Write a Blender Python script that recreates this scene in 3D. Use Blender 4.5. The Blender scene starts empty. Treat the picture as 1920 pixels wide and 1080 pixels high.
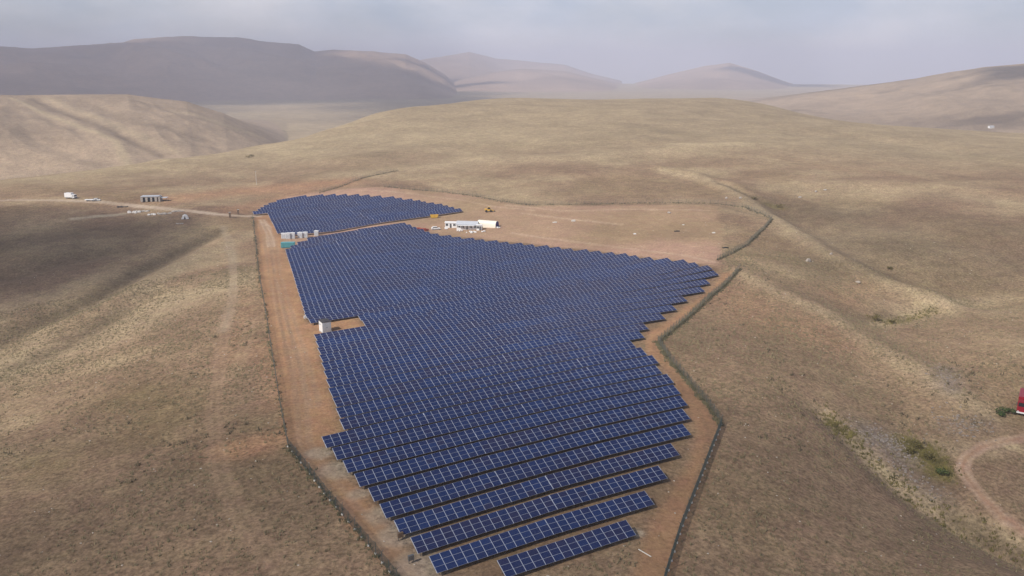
import bpy, math, random
import numpy as np
from mathutils import Matrix, Vector

# ------------------------------------------------------------------ camera, world, sun, exposure
SC = bpy.context.scene
COL = SC.collection
FPX, PITCH, CAMZ = 1600.0, math.radians(14.4624), 70.264          # focal length in photo pixels, downward tilt, height
cam_data = bpy.data.cameras.new("camera"); cam = bpy.data.objects.new("camera", cam_data); COL.objects.link(cam)
cam_data.sensor_width = 36.0; cam_data.lens = 36.0 * FPX / 1920.0
cam_data.clip_start = 1.0; cam_data.clip_end = 60000.0
cam.location = (0, 0, CAMZ); cam.rotation_euler = (math.pi / 2 - PITCH, 0, 0)
SC.camera = cam

SUN_EL = math.radians(43.0)
SUN_DIR = Vector((-0.74, -0.67, 0)).normalized()                  # horizontal direction towards the sun (behind and left of the drone)
TO_SUN = Vector((SUN_DIR.x * math.cos(SUN_EL), SUN_DIR.y * math.cos(SUN_EL), math.sin(SUN_EL)))
W = bpy.data.worlds.new("World"); SC.world = W; W.use_nodes = True
nt = W.node_tree; nt.nodes.clear()
def wn(t): return nt.nodes.new(t)
out = wn("ShaderNodeOutputWorld"); bg = wn("ShaderNodeBackground"); sky = wn("ShaderNodeTexSky")
sky.sky_type = "NISHITA"; sky.sun_disc = False; sky.sun_elevation = SUN_EL
sky.sun_rotation = math.atan2(SUN_DIR.x, SUN_DIR.y)
sky.altitude = 1800; sky.air_density = 1.0; sky.dust_density = 4.0; sky.ozone_density = 1.0
# thin broken cloud over the sky: grey-white veil whose cover varies with direction
tc = wn("ShaderNodeTexCoord"); mp = wn("ShaderNodeMapping"); mp.inputs["Scale"].default_value = (4.2, 4.2, 10.0)
nz = wn("ShaderNodeTexNoise"); nz.inputs["Scale"].default_value = 1.5; nz.inputs["Detail"].default_value = 6; nz.inputs["Roughness"].default_value = 0.55
rmp = wn("ShaderNodeValToRGB"); rmp.color_ramp.elements[0].position = 0.36; rmp.color_ramp.elements[1].position = 0.66
rmp.color_ramp.elements[0].color = (0.55, 0.55, 0.55, 1); rmp.color_ramp.elements[1].color = (0.93, 0.93, 0.93, 1)
cl2 = wn("ShaderNodeValToRGB"); cl2.color_ramp.elements[0].color = (8.0, 9.3, 11.4, 1); cl2.color_ramp.elements[1].color = (12.6, 12.5, 13.2, 1)
nz2 = wn("ShaderNodeTexNoise"); cl2.color_ramp.elements[0].position = 0.36; cl2.color_ramp.elements[1].position = 0.64; nz2.inputs["Scale"].default_value = 1.4; nz2.inputs["Detail"].default_value = 6
mx = wn("ShaderNodeMixRGB")
L = nt.links.new
L(tc.outputs["Generated"], mp.inputs["Vector"]); L(mp.outputs["Vector"], nz.inputs["Vector"]); L(mp.outputs["Vector"], nz2.inputs["Vector"])
L(nz.outputs["Fac"], rmp.inputs["Fac"]); L(nz2.outputs["Fac"], cl2.inputs["Fac"])
sepz = wn("ShaderNodeSeparateXYZ"); mrz = wn("ShaderNodeMapRange"); mrz.inputs["From Min"].default_value = 0.12; mrz.inputs["From Max"].default_value = 0.55; mrz.inputs["To Min"].default_value = 1.0; mrz.inputs["To Max"].default_value = 0.22
mulz = wn("ShaderNodeMath"); mulz.operation = "MULTIPLY"                 # the veil thins towards the zenith
L(tc.outputs["Generated"], sepz.inputs["Vector"]); L(sepz.outputs["Z"], mrz.inputs["Value"]); L(rmp.outputs["Color"], mulz.inputs[0]); L(mrz.outputs["Result"], mulz.inputs[1])
L(mulz.outputs[0], mx.inputs["Fac"]); L(sky.outputs["Color"], mx.inputs["Color1"]); L(cl2.outputs["Color"], mx.inputs["Color2"])
L(mx.outputs["Color"], bg.inputs["Color"]); bg.inputs["Strength"].default_value = 0.07
L(bg.outputs["Background"], out.inputs["Surface"])

sun_data = bpy.data.lights.new("sun", "SUN"); sun_data.energy = 4.8; sun_data.angle = math.radians(0.6); sun_data.color = (1.0, 0.93, 0.84)
sun = bpy.data.objects.new("sun", sun_data); COL.objects.link(sun)
sun.rotation_euler = (-TO_SUN).to_track_quat("-Z", "Y").to_euler()
sun.location = (0, -50, 300)
SC.view_settings.view_transform = "Standard"; SC.view_settings.look = "None"
SC.view_settings.exposure = 0.0; SC.view_settings.gamma = 1.0; SC.view_settings.use_curve_mapping = False
SC.cycles.max_bounces = 6; SC.cycles.diffuse_bounces = 2; SC.cycles.glossy_bounces = 2
SC.cycles.volume_bounces = 1; SC.cycles.transparent_max_bounces = 16
SC.cycles.caustics_reflective = False; SC.cycles.caustics_refractive = False
SC.cycles.use_denoising = True

rng = np.random.default_rng(7)
rnd = random.Random(11)

# ------------------------------------------------------------------ helpers: noise, camera rays
def _hash(ix, iy, seed):
    h = (ix.astype(np.int64) * 374761393 + iy.astype(np.int64) * 668265263 + seed * 1442695041) & 0xffffffff
    h = ((h ^ (h >> 13)) * 1274126177) & 0xffffffff
    h = (h ^ (h >> 16)) & 0xffffffff
    return h.astype(np.float64) / 4294967295.0
def vnoise(x, y, seed=0):
    ix = np.floor(x); iy = np.floor(y); fx = x - ix; fy = y - iy
    fx = fx * fx * fx * (fx * (fx * 6 - 15) + 10); fy = fy * fy * fy * (fy * (fy * 6 - 15) + 10)
    ix = ix.astype(np.int64); iy = iy.astype(np.int64)
    a = _hash(ix, iy, seed); b = _hash(ix + 1, iy, seed); c = _hash(ix, iy + 1, seed); d = _hash(ix + 1, iy + 1, seed)
    return (a + (b - a) * fx + (c - a) * fy + (a - b - c + d) * fx * fy) * 2 - 1
def fbm(x, y, scale, octaves=4, seed=0, gain=0.5):
    s = np.zeros_like(x); amp = 1.0; tot = 0.0; f = 1.0 / scale
    c, sn = math.cos(0.6), math.sin(0.6)
    for o in range(octaves):
        xx = (x * c - y * sn) * f + 17.3 * o; yy = (x * sn + y * c) * f + 9.1 * o
        s = s + vnoise(xx, yy, seed + o) * amp; tot += amp; amp *= gain; f *= 2.03
        x, y = x * c - y * sn, x * sn + y * c
    return s / tot
def sstep(a, b, x):
    t = np.clip((x - a) / (b - a), 0, 1); return t * t * (3 - 2 * t)
def rays(px, py):
    px = np.asarray(px, float); py = np.asarray(py, float)
    a = (px - 960) / FPX; b = -(py - 540) / FPX
    return a, math.cos(PITCH) + b * math.sin(PITCH), -math.sin(PITCH) + b * math.cos(PITCH)

# ------------------------------------------------------------------ terrain
ROW_ANG, ROW_PITCH, ROW_V0 = math.radians(30.36), 6.2429, 93.093
RE = np.array([math.cos(ROW_ANG), math.sin(ROW_ANG)]); RN = np.array([-math.sin(ROW_ANG), math.cos(ROW_ANG)])
CTRL = []                                                         # x, y, z samples of the land
def cz(px, py, z):
    a, b, c = rays(px, py); t = (z - CAMZ) / float(c); CTRL.append((float(a) * t, float(b) * t, z))
def cxy(x, y, z): CTRL.append((x, y, z))
for px, py, z in [
    # the field of panels
    (1194,1012,-1.2),(1255,905,-1.4),(1297,823,-1.6),(1271,748,-1.9),(1238,690,-2.0),(1214,672,-1.9),(1219,624,-2.4),(1268,588,-2.9),(1333,540,-2.8),
    (820,1083,-1.1),(726,982,-1.4),(655,893,-1.5),(615,848,-1.7),(633,738,-1.8),(598,658,-2.4),(578,609,-3.2),(538,474,-9.6),(950,760,-1.4),(950,620,-1.9),(950,540,-3.6),(1100,540,-3.0),(760,600,-2.6),
    (1343,502,-1.6),(1269,489,-1.9),(1223,483,-2.4),(1165,476,-3.4),(1100,470,-4.3),(1033,463,-5.1),(965,457,-5.8),(893,449,-6.6),(817,442,-7.1),(769,429,-6.3),(685,440,-6.5),(628,452,-8.0),(572,466,-9.3),
    (522,445,-8.4),(584,444,-9.1),(645,440,-9.0),(741,417,-6.6),(878,398,-4.8),(610,367,-5.2),(510,382,-8.0),(480,405,-8.5),(700,370,-4.2),(790,379,-4.4),(680,395,-6.0),(600,405,-7.6),
    # yard behind the field, back fence
    (1100,420,-3.4),(1000,387,-2.2),(1200,386,-1.0),(1340,384,0.0),(1345,490,-1.5),(1445,414,-0.5),(1250,430,-1.5),(920,420,-4.9),(720,352,-2.5),(860,375,-3.2),
    # hill behind
    (900,320,1.5),(900,290,5.0),(900,250,12.5),(900,220,20),(900,192,28.5),
    (1150,330,2.5),(1150,290,7.5),(1150,250,14),(1150,220,21),(1150,191,28.5),
    (1400,350,2.0),(1400,300,7.0),(1400,250,13.5),(1400,220,19.5),(1400,194,27),
    (700,320,0.0),(700,290,4.0),(700,250,10.5),(700,214,18),
    (600,345,-3.0),(600,300,1.5),(600,262,6),(600,243,9),
    (480,330,-3),(480,300,-0.5),(480,272,1.0),(300,340,-3.5),(300,320,-3.2),(300,304,-2.8),(150,350,-4),(150,330,-3.6),(0,360,-4.2),(0,349,-4),(-250,400,-10),(-250,385,-11),
    # left flank and swale
    (430,408,-7.0),(300,390,-5.2),(130,372,-4.6),(0,378,-5.5),(250,405,-8.0),(420,440,-8.6),(300,460,-11.5),(200,500,-13.5),(100,560,-15.5),(0,640,-17.5),(0,480,-12.5),(100,440,-9.5),
    (-300,560,-20),(-300,800,-16),(470,520,-6.5),(430,600,-5.5),(300,600,-10.0),(200,680,-10.5),(100,720,-12.0),(0,800,-11.0),(460,720,-3.6),(300,760,-6.0),(500,800,-2.4),(400,900,-3.0),(200,900,-5.6),(0,1000,-7.0),
    (540,840,-1.9),(640,960,-1.6),(735,1080,-1.3),(500,1050,-2.0),(250,1060,-4.5),(0,1080,-7.0),(-300,1000,-10),(480,440,-9.0),(490,600,-4.6),(515,720,-3.0),
    # right flank
    (1385,506,-2.2),(1235,645,-2.2),(1352,797,-2.0),(1300,920,-1.8),(1250,1080,-1.5),(1400,700,-3.2),(1480,780,-5.0),(1450,900,-4.0),(1450,1060,-4.2),(1600,1060,-6.8),(1750,1070,-8.8),(1900,1075,-11),
    (1540,600,-6.5),(1640,660,-10.5),(1560,780,-9.0),(1640,870,-13.0),(1760,960,-17.0),(1860,1015,-20.0),(1940,1050,-21.5),(2150,1080,-25),
    (1700,860,-15.5),(1800,930,-17.0),(1900,960,-17.0),(1820,860,-15.0),(1900,780,-12.5),(1750,760,-11.5),(1650,720,-11.0),
    (1630,610,-13.0),(1700,580,-14.0),(1830,550,-14.0),(1900,540,-13.5),(1560,500,-6.0),(1480,440,-3.5),(1400,370,-1.5),(1350,335,1.0),(1650,520,-9.5),(1750,560,-12.8),(1780,660,-11.0),(1900,650,-9),
    (1520,370,-1.5),(1600,400,-2.0),(1700,420,-2.0),(1700,480,-6.5),(1850,470,-5.0),(1850,400,0.0),(1600,330,3.5),(1600,280,8.5),(1600,232,15.5),(1720,300,5.5),(1720,252,11.0),(1850,330,4.0),(1850,290,6.5),(1900,268,8.5),
    (2150,330,6),(2150,285,9),(2150,500,-5),(2150,700,-10)]:
    cz(px, py, z)
def polar(px, py, r):
    a, b, c = rays(px, py); n = math.hypot(float(a), float(b)); return float(a) / n * r, float(b) / n * r
# hidden land beyond the crest of the near hill
for px in (0, 150, 300, 480):
    for r, z in ((1000, -45), (1350, -60)): cxy(*polar(px, 300, r), z)
for px in (600, 700): cxy(*polar(px, 240, 1500), -30)
for px in (900, 1150, 1400): cxy(*polar(px, 200, 1300), 24); cxy(*polar(px, 200, 1600), -10)
for px in (1600, 1750, 1900, 2150): cxy(*polar(px, 240, 1300), -12); cxy(*polar(px, 240, 1600), -30)
for px in (100, 600, 960, 1400, 1800): cxy(*polar(px, 1000, 60), -1.5)
CTRL = np.array(CTRL)
def ucoord(x, y):
    r = np.clip(np.hypot(x, y), 45, 1700); az = np.clip(np.arctan2(x, y), -0.78, 0.78)
    return az * 2.6, np.log(r) * 1.6
def tps(d2): return 0.5 * d2 * np.log(d2 + 1e-12)
_cu, _cv = ucoord(CTRL[:, 0], CTRL[:, 1]); _n = len(CTRL)
_K = tps((_cu[:, None] - _cu[None]) ** 2 + (_cv[:, None] - _cv[None]) ** 2) + np.eye(_n) * 0.004
_P = np.stack([np.ones(_n), _cu, _cv], 1)
_A = np.zeros((_n + 3, _n + 3)); _A[:_n, :_n] = _K; _A[:_n, _n:] = _P; _A[_n:, :_n] = _P.T
_w = np.linalg.solve(_A, np.concatenate([CTRL[:, 2], np.zeros(3)]))
BASE = -60.0
CARVE = []                                                        # gullies and low crests: plan line, half width, height
# far ridges: crest line in the photo (x, y), distance, front and back width, roughness, tag
RIDGES = [
    dict(c=[(-900,200),(-500,182),(-200,172),(0,177),(240,176),(350,192),(420,215),(480,243),(560,285),(640,330)], d=1500, wf=620, wb=900, n=0.07, s=3),
    dict(c=[(330,285),(400,250),(460,222),(540,205),(610,213),(680,242),(740,275)], d=3000, wf=900, wb=900, n=0.05, s=5),
    dict(c=[(-1500,130),(-600,110),(-200,95),(0,87),(60,90),(230,79),(250,73),(340,66),(450,68),(500,77),(560,82),(590,96),(625,93),(700,95),(760,101),(800,119),(835,140),(870,175),(950,215),(1050,260)], d=6300, wf=2700, wb=3000, n=0.17, s=9),
    dict(c=[(-1200,150),(-300,130),(0,121),(60,117),(150,122),(300,146),(420,175),(560,215)], d=4900, wf=1500, wb=1500, n=0.16, s=12),
    dict(c=[(650,200),(720,165),(790,112),(880,98),(930,110),(1000,115),(1060,121),(1110,138),(1160,150),(1230,172),(1350,220)], d=9000, wf=2500, wb=2500, n=0.10, s=15),
    dict(c=[(700,230),(800,178),(860,150),(920,136),(980,128),(1060,133),(1130,150),(1200,172),(1300,205)], d=6800, wf=2100, wb=1700, n=0.15, s=18),
    dict(c=[(1000,185),(1080,168),(1150,160),(1230,157),(1310,160),(1400,172),(1480,190)], d=8700, wf=1900, wb=1900, n=0.11, s=33),
    dict(c=[(1050,215),(1160,165),(1250,140),(1320,123),(1368,117),(1420,133),(1480,156),(1530,170),(1650,215)], d=7600, wf=2200, wb=2200, n=0.11, s=21),
    dict(c=[(1200,240),(1400,192),(1500,176),(1580,166),(1650,156),(1720,146),(1780,133),(1850,123),(1920,118),(2100,108),(2500,112),(3500,140)], d=2700, wf=1250, wb=1500, n=0.11, s=24),
]
for R in RIDGES:
    p = np.array(R["c"], float); a, b, c = rays(p[:, 0], p[:, 1]); hyp = np.hypot(a, b)
    R["az"] = np.arctan2(a, b); R["z"] = CAMZ + R["d"] * c / hyp
def hgt(x, y, want=False):
    """Height of the land at plan positions; with want also the index of the ridge that forms it (-1: the near land)."""
    x = np.asarray(x, float); y = np.asarray(y, float); sh = x.shape; x = x.ravel(); y = y.ravel()
    z = np.empty_like(x)
    for i in range(0, len(x), 40000):
        u, v = ucoord(x[i:i + 40000], y[i:i + 40000])
        d2 = (u[:, None] - _cu[None]) ** 2 + (v[:, None] - _cv[None]) ** 2
        z[i:i + 40000] = tps(d2) @ _w[:_n] + _w[_n] + _w[_n + 1] * u + _w[_n + 2] * v
    r = np.hypot(x, y); az = np.arctan2(x, y)
    far = sstep(1250, 1650, r)
    z = z * (1 - far) + (BASE - 0.036 * np.maximum(r - 7600, 0)) * far
    # quiet, gently graded ground under the panels, more relief away from them
    u = x * RE[0] + y * RE[1]; v = x * RN[0] + y * RN[1]
    calm = sstep(40, 20, np.abs(v - 240) - 170) * sstep(60, 10, np.abs(u - (60 + 0.28 * v)) - 75)
    amp = 1 - 0.9 * calm
    z = z + amp * (fbm(x, y, 130, 3, 41) * 1.7 * sstep(60, 500, r) + fbm(x, y, 34, 3, 51) * 0.55 + 0.10 * fbm(x, y, 7, 2, 61))
    who = np.full(len(x), -1)
    m = r > 700
    if m.any():
        xm, ym, rm, am, zm = x[m], y[m], r[m], az[m], z[m]; wm = who[m]
        wx = fbm(xm, ym, 2400, 3, 71); 
        for k, R in enumerate(RIDGES):
            zc = np.interp(am, R["az"], R["z"], left=BASE, right=BASE)
            edge = np.minimum(am - R["az"][0], R["az"][-1] - am); zc = np.where(edge < 0, BASE, BASE + (zc - BASE) * np.clip(edge / 0.03, 0, 1))
            q = rm - R["d"]
            t = np.where(q < 0, 1 + q / R["wf"], 1 - q / R["wb"]); t = np.clip(t, 0, 1)
            prof = t ** 1.15 * (1 - 0.15 * t) / 0.85
            low = BASE - 0.036 * np.maximum(rm - 7600, 0); on = zc > BASE + 0.01
            hh = np.where(on, zc - low, 0) * prof
            rid = 1 - np.abs(fbm(am * R["d"] + 0.25 * rm + 0.12 * R["wf"] * wx, rm * 0.38, 0.30 * R["wf"], 5, R["s"])) * 2
            fade = np.clip(4 * t * (1 - t), 0, 1)
            hh = hh * (1 + R["n"] * 2.6 * fade * (rid - 0.5)) + (zc - BASE) * 0.012 * fbm(xm, ym, 90, 3, R["s"] + 2) + on * (zc - BASE) * 0.035 * prof * fbm(xm, ym, 0.10 * R["d"], 4, R["s"] + 5)
            zk = low + hh
            wm = np.where((zk > zm) & (hh > 4), k, wm); zm = np.where(hh > 0, np.maximum(zm, zk), zm)
        z[m] = zm; who[m] = wm
    for poly, w, d in CARVE:
        q = np.where((x > poly[:, 0].min() - 3 * w) & (x < poly[:, 0].max() + 3 * w) & (y > poly[:, 1].min() - 3 * w) & (y < poly[:, 1].max() + 3 * w))[0]
        if len(q):
            xq, yq = x[q], y[q]; best = np.full(len(q), 1e9)
            for i in range(len(poly) - 1):
                ax, ay = poly[i][:2]; dx, dy = poly[i + 1][0] - ax, poly[i + 1][1] - ay
                t = np.clip(((xq - ax) * dx + (yq - ay) * dy) / (dx * dx + dy * dy + 1e-9), 0, 1); best = np.minimum(best, np.hypot(xq - ax - t * dx, yq - ay - t * dy))
            z[q] += d * np.exp(-(best / w) ** 2)
    z = z.reshape(sh)
    return (z, who.reshape(sh)) if want else z
_TS = np.concatenate([np.geomspace(70, 1400, 420), np.geomspace(1420, 9000, 160)])
def on_ground(pts, lift=0.0):
    """Where the view ray through each photo point (x, y) meets the land (raised by lift): array of xyz."""
    pts = np.atleast_2d(np.asarray(pts, float)); a, b, c = rays(pts[:, 0], pts[:, 1]); hyp = np.hypot(a, b)
    T = _TS[None] / hyp[:, None]
    X = a[:, None] * T; Y = b[:, None] * T; Z = CAMZ + c[:, None] * T
    G = Z - hgt(X, Y) - lift
    res = np.empty((len(pts), 3))
    for i in range(len(pts)):
        k = np.argmax(G[i] < 0); k = max(k, 1) if G[i].min() < 0 else len(_TS) - 1
        g0, g1 = G[i, k - 1], G[i, k]; f = g0 / (g0 - g1) if g0 != g1 else 0
        t = T[i, k - 1] + (T[i, k] - T[i, k - 1]) * f
        res[i] = (a[i] * t, b[i] * t, CAMZ + c[i] * t)
    return res
_cv_lines = [([(20, 186), (120, 228), (220, 268), (310, 302)], 10, 1.2), ([(70, 186), (170, 226), (310, 292)], 11, -2.4), ([(150, 190), (260, 232), (380, 262)], 16, -1.6), ([(260, 186), (380, 225), (480, 258)], 16, -1.6), ([(0, 240), (100, 275), (200, 310)], 16, -1.4), ([(330, 215), (420, 240), (470, 262)], 12, 2), ([(0, 640), (90, 600), (180, 560), (260, 510), (340, 470), (410, 435)], 7, -2.2), ([(30, 690), (140, 640), (230, 585), (300, 540)], 6, -1.3), ([(90, 615), (200, 575), (300, 515), (420, 450)], 6, 1.2),
    ([(-60, 540), (40, 510), (160, 480), (250, 465)], 9, -1.6), ([(1545, 775), (1590, 815), (1640, 870), (1700, 925), (1760, 965), (1840, 1005), (1940, 1050)], 5, -1.8),
    ([(1790, 972), (1830, 996), (1880, 1026), (1930, 1054)], 2.5, -1.6), ([(1390, 510), (1450, 545), (1510, 570), (1560, 592), (1600, 625), (1650, 655), (1710, 690), (1780, 740)], 9, 1.6),
    ([(1240, 318), (1300, 330), (1350, 345), (1400, 370), (1450, 405), (1500, 440), (1560, 480), (1640, 520), (1720, 548), (1780, 568)], 8, 2.6), ([(1440, 385), (1520, 425), (1600, 470), (1700, 520), (1790, 545)], 14, -2.2), ([(1345, 343), (1385, 361), (1420, 376)], 3.5, -2.0),
    ([(1640, 603), (1720, 588), (1800, 568), (1880, 562)], 6, -1.6), ([(1480, 400), (1560, 425), (1660, 410), (1760, 440), (1900, 470)], 16, -2.2), ([(1560, 350), (1700, 345), (1900, 365)], 16, 1.6),
    ([(900, 300), (1050, 296), (1180, 287), (1300, 277), (1420, 270)], 18, 1.5), ([(850, 275), (1000, 278), (1150, 268)], 22, -1.8), ([(640, 300), (760, 285), (880, 275)], 20, 1.6), ([(1500, 250), (1650, 262), (1800, 285)], 24, -2.0)]
_cv_done = [(on_ground(p), w, d) for p, w, d in _cv_lines]; CARVE.extend(_cv_done)
def ground_z(x, y): return float(hgt(np.array([x]), np.array([y]))[0])

# ------------------------------------------------------------------ materials
MATS = {}
def mat(name, col, rough=0.6, metal=0.0, spec=0.5, noise=0.0, nscale=3.0):
    if name in MATS: return MATS[name]
    m = bpy.data.materials.new(name); m.use_nodes = True; t = m.node_tree; b = t.nodes["Principled BSDF"]
    b.inputs["Base Color"].default_value = (*col, 1); b.inputs["Roughness"].default_value = rough; b.inputs["Metallic"].default_value = metal
    b.inputs["Specular IOR Level"].default_value = spec
    if noise:
        tc = t.nodes.new("ShaderNodeTexCoord"); n = t.nodes.new("ShaderNodeTexNoise"); n.inputs["Scale"].default_value = nscale; n.inputs["Detail"].default_value = 5
        r = t.nodes.new("ShaderNodeValToRGB")
        r.color_ramp.elements[0].color = (*[c * (1 - noise) for c in col], 1); r.color_ramp.elements[1].color = (*[min(1, c * (1 + noise)) for c in col], 1)
        r.color_ramp.elements[0].position = 0.3; r.color_ramp.elements[1].position = 0.7
        t.links.new(tc.outputs["Object"], n.inputs["Vector"]); t.links.new(n.outputs["Fac"], r.inputs["Fac"]); t.links.new(r.outputs["Color"], b.inputs["Base Color"])
    MATS[name] = m; return m
def ground_material():
    m = bpy.data.materials.new("dry_ground"); m.use_nodes = True; t = m.node_tree; N = t.nodes.new; K = t.links.new
    b = t.nodes["Principled BSDF"]; b.inputs["Roughness"].default_value = 0.95; b.inputs["Specular IOR Level"].default_value = 0.1
    at = N("ShaderNodeAttribute"); at.attribute_name = "tint"
    tc = N("ShaderNodeTexCoord")
    def noise(scale, detail, rough=0.55):
        n = N("ShaderNodeTexNoise"); n.inputs["Scale"].default_value = scale; n.inputs["Detail"].default_value = detail; n.inputs["Roughness"].default_value = rough
        K(tc.outputs["Object"], n.inputs["Vector"]); return n
    def mr(src, a, bb, c, d):
        n = N("ShaderNodeMapRange"); n.inputs["From Min"].default_value = a; n.inputs["From Max"].default_value = bb; n.inputs["To Min"].default_value = c; n.inputs["To Max"].default_value = d
        K(src, n.inputs["Value"]); return n.outputs["Result"]
    def mul(x, y):
        n = N("ShaderNodeMath"); n.operation = "MULTIPLY"; K(x, n.inputs[0]); K(y, n.inputs[1]); return n.outputs[0]
    n1 = noise(1.15, 4, 0.65); n2 = noise(0.22, 5, 0.6); n3 = noise(0.035, 5, 0.55); n4 = noise(2.6, 2, 0.5)
    f = mul(mul(mr(n1.outputs["Fac"], 0.33, 0.67, 0.60, 1.36), mr(n2.outputs["Fac"], 0.3, 0.7, 0.82, 1.18)), mul(mr(n3.outputs["Fac"], 0.3, 0.7, 0.86, 1.14), mr(n4.outputs["Fac"], 0.54, 0.74, 1.0, 0.66)))
    # bare soil (alpha of the tint) is smoother than tussock grass
    one = N("ShaderNodeMixRGB"); one.inputs["Color2"].default_value = (1, 1, 1, 1)
    cmb = N("ShaderNodeCombineColor"); 
    for q in ("Red", "Green", "Blue"): K(f, cmb.inputs[q])
    K(mr(at.outputs["Alpha"], 0, 1, 0.0, 0.55), one.inputs["Fac"]); K(cmb.outputs["Color"], one.inputs["Color1"])
    mlt = N("ShaderNodeMixRGB"); mlt.blend_type = "MULTIPLY"; mlt.inputs["Fac"].default_value = 1; K(at.outputs["Color"], mlt.inputs["Color1"]); K(one.outputs["Color"], mlt.inputs["Color2"])
    hs = N("ShaderNodeHueSaturation"); K(mlt.outputs["Color"], hs.inputs["Color"]); K(mr(n2.outputs["Color"], 0.3, 0.7, 0.488, 0.512), hs.inputs["Hue"])
    K(hs.outputs["Color"], b.inputs["Base Color"])
    bp = N("ShaderNodeBump"); bp.inputs["Distance"].default_value = 0.35; bp.inputs["Strength"].default_value = 0.55
    K(n1.outputs["Fac"], bp.inputs["Height"]); K(bp.outputs["Normal"], b.inputs["Normal"])
    return m
M_GROUND = ground_material()
M_GALV = mat("galvanised_steel", (0.20, 0.205, 0.21), 0.5, 0.6, noise=0.15)
M_DARKSTEEL = mat("dark_steel", (0.10, 0.10, 0.10), 0.6, 0.3)
M_WHITE = mat("white_painted_metal", (0.78, 0.79, 0.80), 0.45, noise=0.05, nscale=2)
M_GREYROOF = mat("grey_roof", (0.045, 0.042, 0.046), 0.7, noise=0.15)
M_LIGHTROOF = mat("light_grey_metal_roof", (0.46, 0.49, 0.54), 0.5, noise=0.1)
M_DARKGLASS = mat("dark_window_glass", (0.02, 0.025, 0.03), 0.1)
M_TEAL = mat("teal_paint", (0.10, 0.34, 0.38), 0.5, noise=0.12)
M_CREAM = mat("cream_tent_fabric", (0.80, 0.76, 0.66), 0.8, noise=0.05)
M_BLUEPAINT = mat("dark_blue_sheet", (0.03, 0.03, 0.16), 0.6)
M_YELLOW = mat("yellow_paint", (0.62, 0.38, 0.05), 0.5, noise=0.12)
M_RED = mat("red_paint", (0.27, 0.010, 0.022), 0.35, noise=0.12)
M_RUST = mat("rusty_red", (0.36, 0.08, 0.05), 0.8, noise=0.3)
M_RUBBER = mat("black_rubber", (0.02, 0.02, 0.02), 0.8)
M_CONC = mat("concrete", (0.42, 0.41, 0.39), 0.9, noise=0.2, nscale=4)
M_CHALK = mat("chalk_stone", (0.66, 0.64, 0.62), 0.9, noise=0.2, nscale=1.5)
M_WHITECONC = mat("pale_concrete", (0.62, 0.60, 0.56), 0.9, noise=0.15, nscale=6)
M_STONE = mat("field_stone", (0.36, 0.33, 0.30), 0.9, noise=0.35, nscale=2.5)
M_WOOD = mat("weathered_wood", (0.16, 0.11, 0.075), 0.85, noise=0.3)
M_WIRE = mat("fence_wire", (0.055, 0.075, 0.07), 0.6, 0.2)
M_WIREPALE = mat("pale_fence_wire", (0.165, 0.16, 0.13), 0.6, 0.2)
M_POST = mat("fence_post_steel", (0.10, 0.115, 0.11), 0.6, 0.2, noise=0.2)
M_STRAW = mat("dry_weed", (0.20, 0.165, 0.095), 0.95, noise=0.4, nscale=0.7)
M_LEAF = mat("green_leaf", (0.055, 0.085, 0.022), 0.8, noise=0.4, nscale=1.5)
M_SILVER = mat("brushed_silver", (0.7, 0.7, 0.7), 0.4, 0.2)
M_TARP = mat("black_tarp", (0.025, 0.022, 0.02), 0.8)
def panel_material():
    m = bpy.data.materials.new("solar_glass"); m.use_nodes = True; t = m.node_tree; N = t.nodes.new; K = t.links.new
    b = t.nodes["Principled BSDF"]; b.inputs["Roughness"].default_value = 0.16; b.inputs["IOR"].default_value = 1.5; b.inputs["Specular IOR Level"].default_value = 0.38
    at = N("ShaderNodeAttribute"); at.attribute_name = "tone"
    uv = N("ShaderNodeUVMap"); uv.uv_map = "cells"
    r = N("ShaderNodeValToRGB"); e = r.color_ramp.elements
    e[0].color = (0.009, 0.016, 0.066, 1); e[0].position = 0.0; e[1].color = (0.013, 0.034, 0.128, 1); e[1].position = 1.0
    k = e.new(0.5); k.color = (0.010, 0.022, 0.088, 1)
    k = e.new(0.04); k.color = (0.022, 0.022, 0.066, 1)
    K(at.outputs["Fac"], r.inputs["Fac"])
    sep = N("ShaderNodeSeparateXYZ"); K(uv.outputs["UV"], sep.inputs["Vector"])
    def line(o):
        fr = N("ShaderNodeMath"); fr.operation = "FRACT"; K(o, fr.inputs[0])
        pp = N("ShaderNodeMath"); pp.operation = "PINGPONG"; pp.inputs[1].default_value = 0.5; K(fr.outputs[0], pp.inputs[0])
        lt = N("ShaderNodeMath"); lt.operation = "LESS_THAN"; lt.inputs[1].default_value = 0.014; K(pp.outputs[0], lt.inputs[0]); return lt.outputs[0]
    mxx = N("ShaderNodeMath"); mxx.operation = "MAXIMUM"; K(line(sep.outputs["X"]), mxx.inputs[0]); K(line(sep.outputs["Y"]), mxx.inputs[1])
    mix = N("ShaderNodeMixRGB"); mix.inputs["Color2"].default_value = (0.10, 0.12, 0.20, 1); K(mxx.outputs[0], mix.inputs["Fac"]); K(r.outputs["Color"], mix.inputs["Color1"])
    K(mix.outputs["Color"], b.inputs["Base Color"]); return m
M_GLASS = panel_material()
M_FRAME = mat("aluminium_frame", (0.36, 0.39, 0.48), 0.45, 0.25)
M_RAIL = mat("bright_rail", (0.47, 0.51, 0.60), 0.5)
M_BACK = mat("panel_backsheet", (0.045, 0.045, 0.05), 0.8)

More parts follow.
